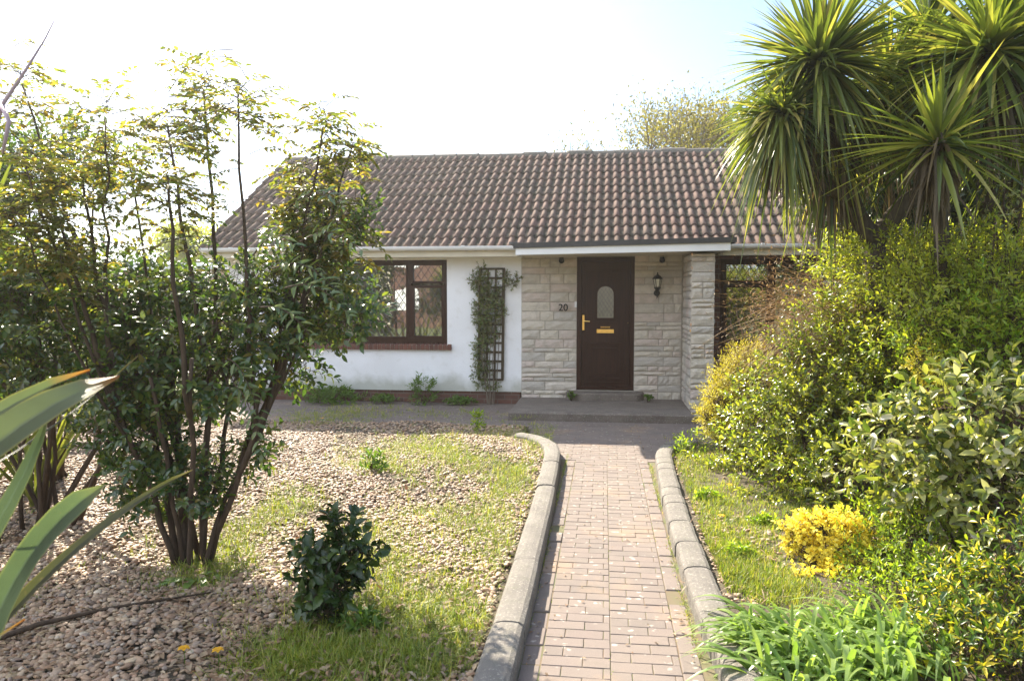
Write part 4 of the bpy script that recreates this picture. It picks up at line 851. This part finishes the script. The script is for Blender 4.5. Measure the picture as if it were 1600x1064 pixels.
# ---------------- climber on the trellis, wall plants ----------------
t = thing('climbing_plant', 'climber with small leaves tangled over the left side of the trellis', 'climber', (-1.85, FY-.12, 0))
lb = [((-1.96+.03*math.sin(i*2), FY-.09, .52+i*.125), (.10+.03*math.cos(i*1.7), .06, .10)) for i in range(14)]+[((-1.80, FY-.08, 1.15+.14*i), (.11, .05, .09)) for i in range(6)]+[((-1.66, FY-.08, 1.55), (.07, .05, .12)), ((-1.7, FY-.08, 1.75), (.09, .05, .09)), ((-1.5, FY-.09, 1.95), (.13, .05, .06)), ((-1.40, FY-.09, 2.02), (.06, .04, .05)), ((-1.62, FY-.08, 2.08), (.08, .04, .05)), ((-2.06, FY-.09, 2.0), (.07, .05, .09)), ((-1.85, FY-.1, .3), (.15, .05, .04)), ((-2.0, FY-.08, .33), (.05, .04, .04))]
g, (P, D, s) = lobe_sprigs(lb, 270, .042, .02, per=6, sprig=.07, hi=False); obj('foliage', g, LM['climber'], t)
mb = MB()
for k in range(6): mb.tube(wander((-1.86+.02*k, FY-.1, -.02), (-1.98+.07*k, FY-.07, 1.2+.12*k), 10, .02), np.linspace(.009, .004, 10), 5)
obj('stems', mb, M['palebark'], t)
V, q = twigs(P, D, s, .0015); obj('twigs', (V, q), M['bark'], t)
def tuft(name, label, cat, px, py, Yw, h, wd_, mat='weed', n=26, group=None, ll=.06, lw=.022):
    b0 = np.array([at(px, py, Yw)[0], Yw, 0.]); t = thing(name, label, cat, b0, group)
    g, (P, D, s) = lobe_sprigs([(b0+[0, 0, h*.5], (wd_, wd_*.6, h*.5)), (b0+[0, 0, h*.85], (wd_*.7, wd_*.5, h*.25))], n/(wd_*h*8), ll, lw, per=7, sprig=h*.35, hi=True, upb=.8)
    obj('foliage', g, LM[mat], t); mb = MB()
    for k in range(5): mb.tube([b0+[0, 0, -.02], b0+[rng.normal()*wd_*.3, rng.normal()*.03, h*.5], b0+[rng.normal()*wd_*.5, rng.normal()*.04, h*.9]], [.005, .004, .002], 5)
    obj('stems', mb, M['bark'], t); return t
tuft('wall_plant', 'bushy green plant against the white wall below the window', 'plant', 662, 630, 11.75, .36, .18, n=60)
tuft('wall_plant', 'low straggly green weeds along the brick base at the left of the white wall', 'plant', 520, 640, 11.7, .2, .42, n=70)
tuft('wall_plant', 'thin weeds along the brick base between the bushy plant and the trellis', 'plant', 720, 640, 11.8, .10, .22, n=44, ll=.04)
tuft('wall_plant', 'thin weeds along the brick base directly left of the bushy plant', 'plant', 600, 640, 11.8, .11, .22, n=44, ll=.04)
tuft('wall_plant', 'small weed in the corner at the left end of the porch step', 'plant', 893, 612, 11.6, .1, .06, n=16, ll=.035).location.z += .13
tuft('wall_plant', 'small weed in the corner at the right of the door step', 'plant', 1012, 612, 11.6, .09, .06, n=16, ll=.035).location.z += .13
tuft('weed', 'fresh green weed clump standing in the gravel near the house', 'weed', 585, 745, gr(585, 745)[1], .20, .09, n=24)
tuft('weed', 'upright weed at the edge of the gravel by the kerb end', 'weed', 745, 680, gr(745, 680)[1], .22, .06, n=20, mat='bright')
tuft('weed', 'weed with fresh leaves at the foot of the dark camellia', 'weed', 565, 1000, gr(565, 1000)[1], .10, .09, n=20)

# ---------------- grass (stuff) ----------------
def grass_patch(cl, L0, L1, W, z=.05, droop=.35, lean=.35):
    P = []; Ls = []
    for (px, py, rx, ry, n) in cl:
        c = gr(px, py); a = gr(px+rx, py); b = gr(px, py-ry); sx = abs(a[0]-c[0]); sy = abs(b[1]-c[1])
        k = n//9; cc = np.stack([rng.normal(c[0], sx*.6, k), rng.normal(c[1], sy*.6, k)], 1); q = np.repeat(cc, 9, 0)+rng.normal(size=(k*9, 2))*.022
        P.append(q); Ls.append(np.repeat(rng.uniform(.5, 1.2, k), 9))
    P = np.concatenate(P); Ls = np.concatenate(Ls); n = len(P); P = np.concatenate([P, np.full((n, 1), z)], 1)
    ok = ~((P[:, 0] > -.60) & (P[:, 0] < .72)) & (P[:, 1] < 11.8); P = P[ok]; Ls = Ls[ok]; n = len(P)
    D = np.stack([rng.normal(0, lean, n), rng.normal(0, lean, n), np.ones(n)], 1)
    return blades(P, D, rng.uniform(L0, L1, n)*Ls, W*rng.uniform(.7, 1.3, n), droop*rng.uniform(.3, 2, n), 3, .1)
gl = [(520, 655, 70, 14, 2600), (680, 652, 120, 8, 900), (700, 705, 70, 22, 4200), (640, 735, 90, 14, 1500), (560, 740, 50, 12, 600), (800, 690, 40, 18, 900), (820, 740, 22, 40, 1000), (780, 820, 45, 40, 1500),
      (660, 860, 70, 40, 6500), (600, 840, 50, 30, 2200), (720, 890, 50, 30, 1800), (600, 980, 90, 50, 5200), (500, 1030, 80, 40, 4200), (650, 1050, 70, 30, 2500), (560, 920, 60, 40, 1800), (380, 850, 40, 50, 3200), (350, 900, 50, 25, 2200), (430, 800, 50, 30, 900), (440, 1050, 60, 25, 1200), (500, 900, 90, 60, 1200), (700, 950, 60, 40, 700), (180, 900, 120, 60, 500), (200, 760, 100, 60, 500)]
gl += [(620, 720, 90, 25, 3000), (730, 730, 70, 25, 2200), (790, 760, 30, 50, 2500), (760, 880, 35, 60, 3000), (830, 720, 20, 30, 1400), (640, 880, 90, 60, 5000), (450, 800, 60, 50, 1500), (730, 990, 40, 40, 2000), (560, 1040, 120, 30, 4000)]
G1 = merge(grass_patch(gl, .04, .13, .0042, lean=.55), grass_patch([(a, b_, c*1.5, d*1.6, n_//6) for a, b_, c, d, n_ in gl], .08, .22, .005, droop=.7, lean=.7))
G2 = grass_patch([(1085, 760, 30, 45, 3000), (1120, 850, 40, 50, 4200), (1160, 900, 40, 40, 3200), (1150, 790, 60, 40, 2600), (1190, 860, 50, 40, 2400), (1070, 710, 25, 14, 900), (1220, 930, 50, 30, 1600), (1180, 920, 60, 25, 2600), (1240, 800, 30, 30, 1200), (1100, 720, 30, 20, 1500)], .03, .12, .005)
# moss and grass blades growing in the gap along both kerbs and a few joints
n = 3400; x = np.where(rng.random(n) < .55, -.388+rng.normal(0, .006, n), .482+rng.normal(0, .012, n)); y = rng.uniform(1.5, 8.3, n); y = y[:]; P = np.stack([x+np.where(x > 0, .01*np.sin(y), 0), y, np.full(n, -.005)], 1); P = P[(np.sin(y*5.1)+np.sin(y*2.3+x*9)+rng.normal(0, .6, n)) > -.1]
D = np.stack([rng.normal(0, .5, len(P)), rng.normal(0, .5, len(P)), np.ones(len(P))], 1); G3 = blades(P, D, rng.uniform(.015, .06, len(P)), .004, .5, 3, .1)
P = np.stack([rng.choice([-.29, mid, .38], 500)+rng.normal(0, .004, 500), rng.uniform(2.5, 8, 500), np.full(500, -.004)], 1); P = P[np.sin(P[:, 1]*4+P[:, 0]*11) > .55]; D = np.stack([rng.normal(0, .6, len(P)), rng.normal(0, .6, len(P)), np.ones(len(P))], 1); G4 = blades(P, D, rng.uniform(.01, .03, len(P)), .004, .5, 3, .1)
tag(obj('grass', merge(G1, G2, G3, G4), LM['grass']), 'patchy grass and weeds through the gravel and along the kerbs', 'grass', kind='stuff')
for wx, wy, la in ((1105, 790, 'low leafy weed beside the right kerb, nearest the house'), (1150, 880, 'broad-leaved weed in the grass by the right kerb, nearest the strap leaves'), (1190, 830, 'leafy weed at the edge of the mounded shrub above the yellow bush')): tuft('weed', la, 'weed', wx, wy, gr(wx, wy)[1], .09, .10, n=24, ll=.045, mat='bright')
# fallen dry stalks and leaf litter
n = 700; P = np.concatenate([gr(rng.uniform(0, 420), rng.uniform(760, 1060), .09)[None] for _ in range(n)]); D = np.stack([rng.normal(size=n), rng.normal(size=n)*.5, rng.normal(size=n)*.08], 1)
lit = blades(P, D, rng.uniform(.04, .14, n), .006, .05, 3, .1); n = 1500
P2 = np.concatenate([gr(rng.uniform(0, 750), rng.uniform(700, 1060), .085)[None] for _ in range(n)]); lit2 = leaves(P2, np.stack([rng.normal(size=n), rng.normal(size=n), rng.normal(size=n)*.15], 1), np.stack([rng.normal(size=n)*.3, rng.normal(size=n)*.3, np.ones(n)], 1), rng.uniform(.03, .07, n), rng.uniform(.012, .03, n), hi=True)
P3 = np.concatenate([gr(rng.uniform(1060, 1240), rng.uniform(740, 940), .08)[None] for _ in range(200)]); lit3 = blades(P3, np.stack([rng.normal(size=200), rng.normal(size=200), rng.normal(size=200)*.1], 1), rng.uniform(.05, .14, 200), .008, .05, 3, .1)
tag(obj('leaf_litter', merge(lit, lit2, lit3), LM['straw']), 'dry stalks and fallen leaves scattered over the beds', 'litter', kind='stuff')
n = 260; P4 = np.stack([rng.uniform(-.36, .46, n), rng.uniform(2.6, 10.3, n), np.full(n, .006)], 1); k = rng.random(n) < .6; P4[k, 0] = np.where(rng.random(k.sum()) < .5, -.36+rng.exponential(.03, k.sum()), .46-rng.exponential(.03, k.sum()))
lit4 = leaves(P4, np.stack([rng.normal(size=n), rng.normal(size=n), rng.normal(size=n)*.1+.05], 1), np.stack([rng.normal(size=n)*.2, rng.normal(size=n)*.2, np.ones(n)], 1), rng.uniform(.012, .035, n), rng.uniform(.008, .016, n), hi=True)
tag(obj('fallen_leaves', lit4, LM['straw']), 'small dry leaves blown along the edges of the brick path', 'leaves', kind='stuff')
# fallen dead stick bottom left
t = thing('dead_stick', 'long dark dead stalk lying on the gravel at the bottom left', 'stick', gr(60, 985)); mb = MB(); mb.tube([gr(-40, 1010, .09), gr(60, 975, .11), gr(170, 950, .10), gr(330, 925, .09)], [.016, .013, .009, .004], 6); obj('stalk', mb, M['bark'], t, smooth=True)

# yellow flowers
def flower(label, loc, group, h=.10, r=.022, mat='orange', first=[None]):
    if first[0] is None:
        t = thing('poppy', label, 'flower', loc, group); b = np.array(loc)
        n = 6; an = np.arange(n)*2*PI/n; D = np.stack([np.cos(an), np.sin(an), np.full(n, .5)], 1); U = np.stack([-np.cos(an)*.5, -np.sin(an)*.5, np.ones(n)], 1)
        obj('petals', leaves(np.tile(b+[0, 0, h], (n, 1)), D, U, r*1.25, r*1.4, hi=True, fold=.1), LM['orange'], t)
        obj('stem', MB().tube([b+[0, 0, -.02], b+[.004, 0, h*.5], b+[0, 0, h]], [.002, .002, .0015], 5), LM['weed'], t); first[0] = t; return t
    t = first[0].copy(); C.objects.link(t); t.location = loc; t['label'] = label
    for ch in list(first[0].children): c_ = ch.copy(); C.objects.link(c_); c_.parent = t
    return t
for px, py, la in ((672, 822, 'larger yellow poppy in the middle of the gravel'), (658, 829, 'yellow poppy just left of the larger one in mid gravel'), (288, 1045, 'yellow poppy at the bottom left edge, the left of two'), (341, 1048, 'yellow poppy at the bottom left edge, the right of two'), (504, 665, 'orange poppy in the shaded grass near the house'), (1127, 826, 'yellow poppy beside the right kerb'), (1140, 775, 'yellow poppy higher up the right bed by the kerb'), (1325, 800, 'yellow poppy under the silvery shrub on the right')):
    flower(la, gr(px, py, .05), 'yellow and orange poppies')
p = gr(1262, 1040, .0); p = p*[1, 1, 0]+[0, 0, .05]; t = thing('dandelion', 'white dandelion seed head among the strap leaves', 'flower', p); hd_ = np.array(at(1259, 1032, p[1]-.1)); d = rsph(260)
obj('seed_head', blades(np.tile(hd_, (260, 1)), d, .022, .0022, 0, 2, .1, prof=lambda t_: .3+1.6*t_), plain('seed_fluff', (.75, .74, .68), .9), t); obj('stem', MB().tube([p, (p+hd_)/2+[.01, 0, .02], hd_], .003, 5), LM['weed'], t)

# ---------------- right side planting ----------------
shrub('glossy_shrub', 'big mounded shrub with small glossy leaves spilling towards the path', 'shrub', g0(at(1290, 700, 6.9)), LB((1178, 715, 7.5, 55, 42), (1225, 650, 7.4, 80, 65), (1275, 580, 7.2, 80, 70), (1290, 660, 6.9, 110, 80), (1350, 590, 7.0, 100, 90), (1240, 745, 6.6, 75, 42), (1330, 745, 6.2, 80, 45), (1400, 650, 6.5, 90, 80), (1375, 490, 7.2, 75, 60), (1140, 740, 7.6, 40, 30)), 'glossy', 78, .054, .024, upw=1.0, jit=.2, stems=14, stem_r=.03, hi=True, inner=.3)
shrub('yellow_green_shrub', 'yellow-green shrub forming the top of the bank under the palms', 'shrub', g0(at(1450, 600, 7.9)), LB((1320, 440, 8.0, 60, 50), (1390, 420, 8.0, 80, 50), (1470, 430, 7.8, 90, 60), (1560, 420, 7.6, 90, 60), (1640, 440, 7.4, 80, 90), (1430, 500, 7.5, 95, 60), (1520, 490, 7.4, 90, 60), (1500, 600, 7.0, 100, 80), (1400, 410, 6.6, 80, 40), (1490, 420, 6.2, 80, 45), (1570, 430, 6.0, 80, 50), (1470, 480, 6.0, 80, 50), (1330, 395, 7.6, 50, 25)), 'yellowgreen', 70, .055, .022, upw=1.0, jit=.2, stems=10, stem_r=.035)
shrub('fresh_green_shrub', 'fresh bright green shrub at the right edge above the silvery one', 'shrub', g0(at(1550, 620, 6.0)), LB((1500, 530, 6.1, 75, 55), (1580, 500, 5.9, 80, 70), (1430, 560, 6.3, 55, 35), (1640, 560, 5.7, 70, 70)), 'bright', 90, .055, .020, stems=8, per=8, upb=.8)
shrub('silvery_shrub', 'shrub with large pale silvery leathery leaves at the right edge', 'shrub', g0(at(1560, 860, 4.7)), LB((1440, 700, 5.0, 80, 60), (1530, 650, 4.8, 90, 65), (1610, 690, 4.6, 80, 90), (1480, 760, 4.8, 70, 45), (1560, 770, 4.6, 80, 70), (1375, 730, 5.3, 50, 30), (1610, 830, 4.4, 60, 70)), 'elaeagnus', 62, .085, .036, stems=9, hi=True, per=6, sprig=.17, inner=.25, upb=.2, stem_r=.02)
shrub('golden_conifer', 'golden yellow feathery conifer beside the porch pier', 'conifer', g0(at(1150, 680, 8.1)), LB((1128, 630, 8.1, 24, 32), (1150, 595, 8.1, 28, 30), (1132, 665, 8.1, 30, 24), (1172, 570, 8.1, 26, 28), (1185, 620, 8.1, 30, 40), (1110, 650, 8.1, 12, 14)), 'gold', 420, .034, .008, stems=4, per=12, sprig=.13, upb=.9, fold=.1)
shrub('yellow_flower_bush', 'low bush covered in bright yellow leaves in front of the green mound', 'bush', g0(at(1290, 920, 4.9)), LB((1250, 832, 5.0, 14, 9), (1285, 826, 4.95, 20, 14), (1318, 838, 4.95, 18, 14), (1300, 858, 4.9, 20, 12), (1282, 880, 4.85, 14, 10), (1252, 902, 4.7, 14, 7), (1285, 912, 4.65, 18, 7), (1330, 908, 4.7, 16, 7), (1345, 830, 5.0, 12, 9), (1240, 850, 5.0, 10, 7), (1262, 858, 4.95, 14, 9), (1335, 860, 4.9, 12, 9), (1305, 893, 4.75, 16, 8), (1350, 888, 4.8, 9, 6), (1232, 826, 5.05, 9, 6), (1270, 812, 5.0, 14, 7), (1320, 812, 5.0, 12, 7), (1372, 862, 4.9, 9, 7), (1238, 912, 4.7, 8, 4), (1400, 800, 5.1, 10, 5), (1320, 878, 4.85, 10, 8), (1365, 900, 4.7, 8, 5)), 'petal', 1000, .032, .022, stems=11, per=7, sprig=.06, inner=.3, stem_r=.006)
shrub('low_green_bush', 'low bright green bush right of the yellow one', 'bush', g0(at(1410, 910, 4.8)), LB((1380, 845, 5.0, 55, 45), (1440, 850, 4.8, 55, 50), (1400, 890, 4.7, 70, 35), (1360, 810, 5.2, 40, 22), (1470, 900, 4.5, 50, 40), (1350, 930, 4.5, 60, 25), (1420, 940, 4.3, 60, 30)), 'bright', 190, .038, .014, stems=6, per=8, sprig=.1, upb=.7, stem_r=.008)
shrub('yellow_tipped_bush', 'dark bush with yellow-tipped shoots in the bottom right corner', 'bush', g0(at(1560, 1000, 3.7)), LB((1510, 930, 3.9, 50, 40), (1570, 960, 3.7, 70, 60), (1600, 880, 3.8, 60, 60), (1520, 1010, 3.6, 70, 50), (1460, 960, 4.0, 40, 30), (1610, 1040, 3.4, 60, 60)), 'mixed', 150, .05, .015, stems=7, per=8, sprig=.11, hi=True, upb=.7, stem_r=.01)
shrub('low_green_bush', 'small ground-hugging plant where the bank meets the paving by the porch', 'bush', g0(at(1090, 700, 8.3)), LB((1095, 690, 8.3, 26, 16), (1075, 700, 8.2, 18, 10)), 'bright', 110, .05, .016, stems=3, per=7, sprig=.1, upb=.7, stem_r=.005)

shrub('golden_shrub', 'sprigs of bright yellow foliage poking out of the bank above the silvery shrub', 'shrub', g0(at(1460, 700, 5.9)), LB((1440, 570, 5.9, 14, 20), (1465, 600, 5.85, 16, 20), (1450, 550, 5.95, 10, 10), (1480, 625, 5.8, 12, 10)), 'gold', 420, .032, .014, stems=4, per=7, sprig=.08, upb=.8, stem_r=.006)
# bush of thin dry arching stems
t = thing('dry_stem_bush', 'bush of thin dry brown arching stems in front of the right window', 'bush', g0(at(1290, 640, 7.6)))
n = 520; b0 = at(1320, 520, 7.5); P = b0+rng.normal(size=(n, 3))*[.22, .2, .22]; D = np.stack([rng.normal(-.95, .35, n), rng.normal(-.1, .35, n), rng.uniform(-.25, .85, n)], 1)
obj('stems', blades(P, D, rng.uniform(.5, 1.1, n), .008, rng.uniform(.1, .55, n), 7, .3, prof=lambda t_: 1-.7*t_), LM['straw'], t)
e = P+nrm(D)*rng.uniform(.4, 1.0, (n, 1)); D2 = nrm(D+rng.normal(size=(n, 3))*.6)
obj('dry_leaves', leaves(np.concatenate([e, e-nrm(D)*.2, e+[0, .05, -.1]]), np.concatenate([D2, D2[::-1], -D2]), np.tile([0, 0, 1.], (3*n, 1)), .04, .012), LM['straw'], t)

# strap-leaved clump bottom right
b0 = gr(1290, 1075); t = thing('strap_leaf_plant', 'clump of long arching strap leaves at the end of the right kerb', 'plant', b0*[1, 1, 0]); P = []; gsx = []
for k in range(60):
    c = np.array([.98+rng.uniform(-.28, .62), 3.62+rng.uniform(-.38, .32), .05]); lean = np.array([-.65, -.12, 0])+np.array([(c[0]-1.1)*.3, 0, 0])
    an = rng.uniform(0, 2*PI, 11); D = np.stack([np.cos(an)*.5, np.sin(an)*.5, np.ones(11)], 1)+lean*rng.uniform(.4, 1.3)
    gsx.append(blades(np.tile(c, (11, 1))+rng.normal(size=(11, 3))*[.015, .015, 0], D, rng.uniform(.36, .62, 11), rng.uniform(.022, .036, 11), rng.uniform(.5, 1.0, 11), 9, .2, .1))
obj('leaves', merge(*gsx), LM['strap'], t)

# cabbage palms
def head(par, c, n, L_, W, up=(-.55, 1.), droop=.5, dead=60, deadlen=.5, axis=(0, 0, 0)):
    obj('leaf_head', rosette(c, n, L_, W, droop, up, seg=7, tilt=axis, fold=.25), LM['palm'], par)
    if dead:
        k = dead; an = rng.uniform(0, 2*PI, k); D = np.stack([np.cos(an)*.5, np.sin(an)*.5, rng.uniform(-1.6, -.2, k)], 1); P = np.array(c)+np.array([0, 0, -.08])+rng.normal(size=(k, 3))*[.05, .05, .10]
        obj('dead_leaf_skirt', blades(P, D, deadlen*rng.uniform(.5, 1.15, k), W*.8, rng.uniform(.2, 1., k), 5, .25, .4), LM['deadpalm'], par)
cp = thing('cabbage_palm', 'tall forked cabbage palm with spiky heads rising above the roof line', 'palm', g0(at(1400, 600, 7.3)))
base = np.array(g0(at(1400, 600, 7.3)))+[0, 0, -.05]; fork = at(1365, 380, 7.2)
def trunk(a, pts, r0, r1, name='trunk'):
    q = [np.array(a)]
    for p in pts: q = q[:-1]+list(wander(q[-1], p, 5, .012))
    mb = MB(); k = len(q); mb.tube(q, np.linspace(r0, r1, k)*(1+.06*np.sin(np.arange(k)*1.9)), 11); return obj(name, mb, M['palmbark'], cp_, smooth=True)
cp_ = cp; trunk(base, [fork], .11, .09)
h1, h3, h4 = at(1278, 105, 7.0), at(1545, 85, 6.6), at(1222, 185, 6.8)
trunk(fork, [at(1325, 300, 7.1), at(1290, 200, 7.0), h1], .085, .06, 'limb'); trunk(fork, [at(1440, 300, 7.0), at(1520, 190, 6.8), h3], .085, .06, 'limb'); trunk(at(1335, 315, 7.1), [at(1270, 285, 7.0), h4], .06, .045, 'limb')
head(cp, h1, 480, .90, .050, (-.85, 1.), .28, 200, .6, (.0, -.1, .1)); head(cp, h3, 400, .92, .052, (-.8, 1.), .3, 170, .6); head(cp, h4, 420, .58, .040, (-.9, .85), .5, 130, .4, (-.35, -.15, -.05)); h5 = at(1385, 130, 7.5); trunk(at(1320, 290, 7.1), [h5], .06, .045, 'limb'); head(cp, h5, 220, .85, .042, (-.7, 1.), .45, 110, .8); h6 = at(1300, 235, 7.2); trunk(at(1330, 320, 7.1), [h6], .06, .05, 'limb'); head(cp, h6, 200, .55, .036, (-.95, .7), .6, 150, .5); h7 = at(1615, 190, 7.2); trunk(at(1540, 330, 7.0), [h7], .06, .05, 'limb'); head(cp, h7, 260, .85, .045, (-.8, 1.), .45, 110, .6); h8 = at(1450, 60, 7.6); trunk(at(1440, 300, 7.0), [h8], .06, .05, 'limb'); head(cp, h8, 240, .9, .045, (-.7, 1.), .45, 110, .6)
cp2 = thing('cabbage_palm', 'single-headed cabbage palm with an open fan of stiff blades in front of the forked one', 'palm', g0(at(1478, 700, 6.6))); cp_ = cp2
h2 = at(1466, 228, 6.0); trunk(np.array(g0(at(1478, 700, 6.6)))+[0, 0, -.05], [at(1475, 420, 6.3), h2], .075, .05); head(cp2, h2, 125, .80, .040, (-.55, 1.), .18, 90, .36)
shrub('ivy_tree', 'dark ivy-clad evergreen behind the palms at the right edge', 'tree', g0(at(1590, 600, 9.4)), LB((1600, 130, 9.4, 90, 110), (1540, 270, 9.2, 90, 100), (1460, 330, 9.4, 70, 60), (1640, 280, 9.2, 90, 130), (1560, 370, 9.0, 110, 60), (1400, 370, 9.6, 70, 40), (1490, 200, 9.6, 80, 80), (1420, 260, 9.6, 70, 90), (1350, 330, 9.7, 50, 50), (1400, 150, 9.8, 40, 50)), 'ever', 60, .10, .05, stems=7, per=7, sprig=.2, stem_r=.07)
shrub('flowering_shrub', 'straggly shrub with pinkish young leaves at the right edge below the palm heads', 'shrub', g0(at(1590, 640, 6.4)), LB((1585, 270, 6.3, 30, 30), (1570, 330, 6.3, 45, 40), (1530, 370, 6.4, 50, 30), (1600, 380, 6.3, 40, 50), (1440, 370, 6.6, 40, 20)), 'elaeagnus', 38, .05, .018, stems=6, per=6, stem_r=.015)

# ---------------- distant trees ----------------
def tree(name, label, base, h, spread, mat, seed, leafn=26, leaf=.10, lw=.05, lvl=5, trunk_r=.18, trunk_frac=.28, clus=.35, group=None, bark='palebark'):
    r = random.Random(seed); t = thing(name, label, 'tree', base, group); tr, br = MB(), MB(); ends = []
    def grow(p, d, l, rad, k):
        n = 4; q = [p]; dd = d
        for _ in range(n):
            dd = (dd+Vector((r.gauss(0, .10), r.gauss(0, .10), .06))).normalized(); q.append(q[-1]+dd*l/n)
        (tr if k == 0 else br).tube([tuple(v) for v in q], [rad*(1-.35*i/n) for i in range(n+1)], 8 if k < 2 else 4, cap=False)
        if k >= lvl-2: ends.append(q[-1]); ends.append(q[2])
        if k == lvl: return
        for j in range(r.choice([2, 3, 3]) if k else 5):
            ax = Vector((r.gauss(0, 1), r.gauss(0, 1), r.gauss(0, .3))).normalized(); nd = (dd+ax*spread*(1.15 if k == 0 else .85)).normalized()
            grow(q[-1] if j else q[-2], nd, l*r.uniform(.62, .86), rad*.58, k+1)
    L0 = h*trunk_frac; grow(Vector(base)-Vector((0, 0, .1)), Vector((0, 0, 1)), L0, trunk_r, 0)
    obj('trunk', tr, M[bark], t, smooth=True); obj('branches', br, M[bark], t)
    if leafn:
        E_ = np.array([tuple(e) for e in ends]); P = np.repeat(E_, leafn, 0)+rng.normal(size=(len(E_)*leafn, 3))*clus*.5; n = len(P)
        obj('crown', leaves(P, rsph(n), rsph(n), leaf*rng.uniform(.6, 1.3, n), lw, hi=False), LM[mat], t)
    return t
bt = at(1085, 300, 23.); tree('spring_tree', 'tree just coming into leaf beyond the roof ridge', (bt[0], 23., 0), 8.3, .68, 'spring', 5, 6, .11, .06, 6, .2, .30, .5)
bt = at(1150, 300, 27.); tree('bare_tree', 'taller almost bare tree behind the palm heads', (bt[0], 27., 0), 9.6, .6, 'spring', 9, 1, .10, .05, 6, .2, .3, .4)
bt = at(330, 300, 30.); tree('spring_tree', 'small yellow-green tree beyond the left end of the roof', (bt[0], 30., 0), 5.4, .75, 'yellowgreen', 21, 12, .17, .10, 5, .15, .28, .5)
bt = at(1010, 300, 21.); tree('spring_tree', 'low bushy tree peeping over the middle of the ridge', (bt[0], 21., 0), 5.6, .6, 'spring', 31, 7, .10, .05, 5, .15, .32, .5)

# ---------------- neighbour's garage, slatted bench ----------------
t = thing('garage', "neighbour's low peach-walled garage with pale roof edge behind the hedge", 'garage', (-13.2, 22, 0)); mb = MB(); mb.box(-16.2, -10.2, 22, 27, -.1, 2.55); obj('wall', mb, plain('peach_render', (.50, .34, .24), .9), t); obj('roof', MB().box(-16.5, -9.9, 21.7, 27.3, 2.551, 2.75), M['pvc'], t); obj('door', MB().box(-14.6, -12.2, 21.93, 21.999, 0, 2.1), M['greywood'], t)
b0 = gr(100, 705); t = thing('slatted_bench', 'low weathered slatted bench half hidden behind the shrub at the left', 'bench', b0*[1, 1, 0]); bx, by = b0[0], b0[1]
for z in (.10, .25, .40): obj('slat', MB().cbox((bx, by, z), .42, .045, .018, .006), M['greywood'], t)
obj('slat', MB().cbox((bx+.02, by-.12, .42), .44, .05, .016, .006), M['greywood'], t)
for x in (bx-.36, bx+.36): obj('leg', MB().cbox((x, by+.08, .2), .03, .03, .24, .005), M['greywood'], t)
# ---------------- house across the road (seen only as a reflection in the windows) ----------------
op = thing('red_brick_house', 'red brick house with pale window bands across the road, seen mirrored in the window', 'house', (-8, -17, 0)); y = -17
mb = MB(); mb.box(-22, 4, y-8, y, -.1, 5.2); obj('wall', mb, M['brick'], op)
mb = MB()
for x in range(-21, 3, 4): mb.box(x, x+1.1, y+.001, y+.06, -.1, 5.2)
obj('pale_panel', mb, M['cream'], op)
for x in range(-19, 3, 4):
    for z in (.9, 3.3): obj('window', MB().box(x-.7, x+.7, y+.001, y+.05, z, z+1.2), M['pvc'], op)
obj('roof', MB().prism([(-.5, 0), (8.5, 0), (4, 2.3)], (-22.4, y+.0, 5.2), (0, -1, 0), (0, 0, 1), (1, 0, 0), 26.8), M['tile'], op)
tree('road_tree', 'spring tree across the road, seen mirrored in the window glass', (-5.5, -14., 0), 8, .7, 'spring', 77, 4, .14, .08, 5, .2, .28, .45)
# ---------------- hazy air ----------------
m = bpy.data.materials.new('haze'); m.use_nodes = True; t = m.node_tree; t.nodes.remove(t.nodes['Principled BSDF'])
pv = t.nodes.new('ShaderNodeVolumePrincipled'); pv.inputs['Color'].default_value = (1, .96, .88, 1); pv.inputs['Density'].default_value = .0017; pv.inputs['Anisotropy'].default_value = .76
t.links.new(pv.outputs[0], t.nodes['Material Output'].inputs['Volume'])
tag(obj('haze', MB().box(-1505, 1505, -1505, 1505, -1.2, 14), m), kind='stuff')
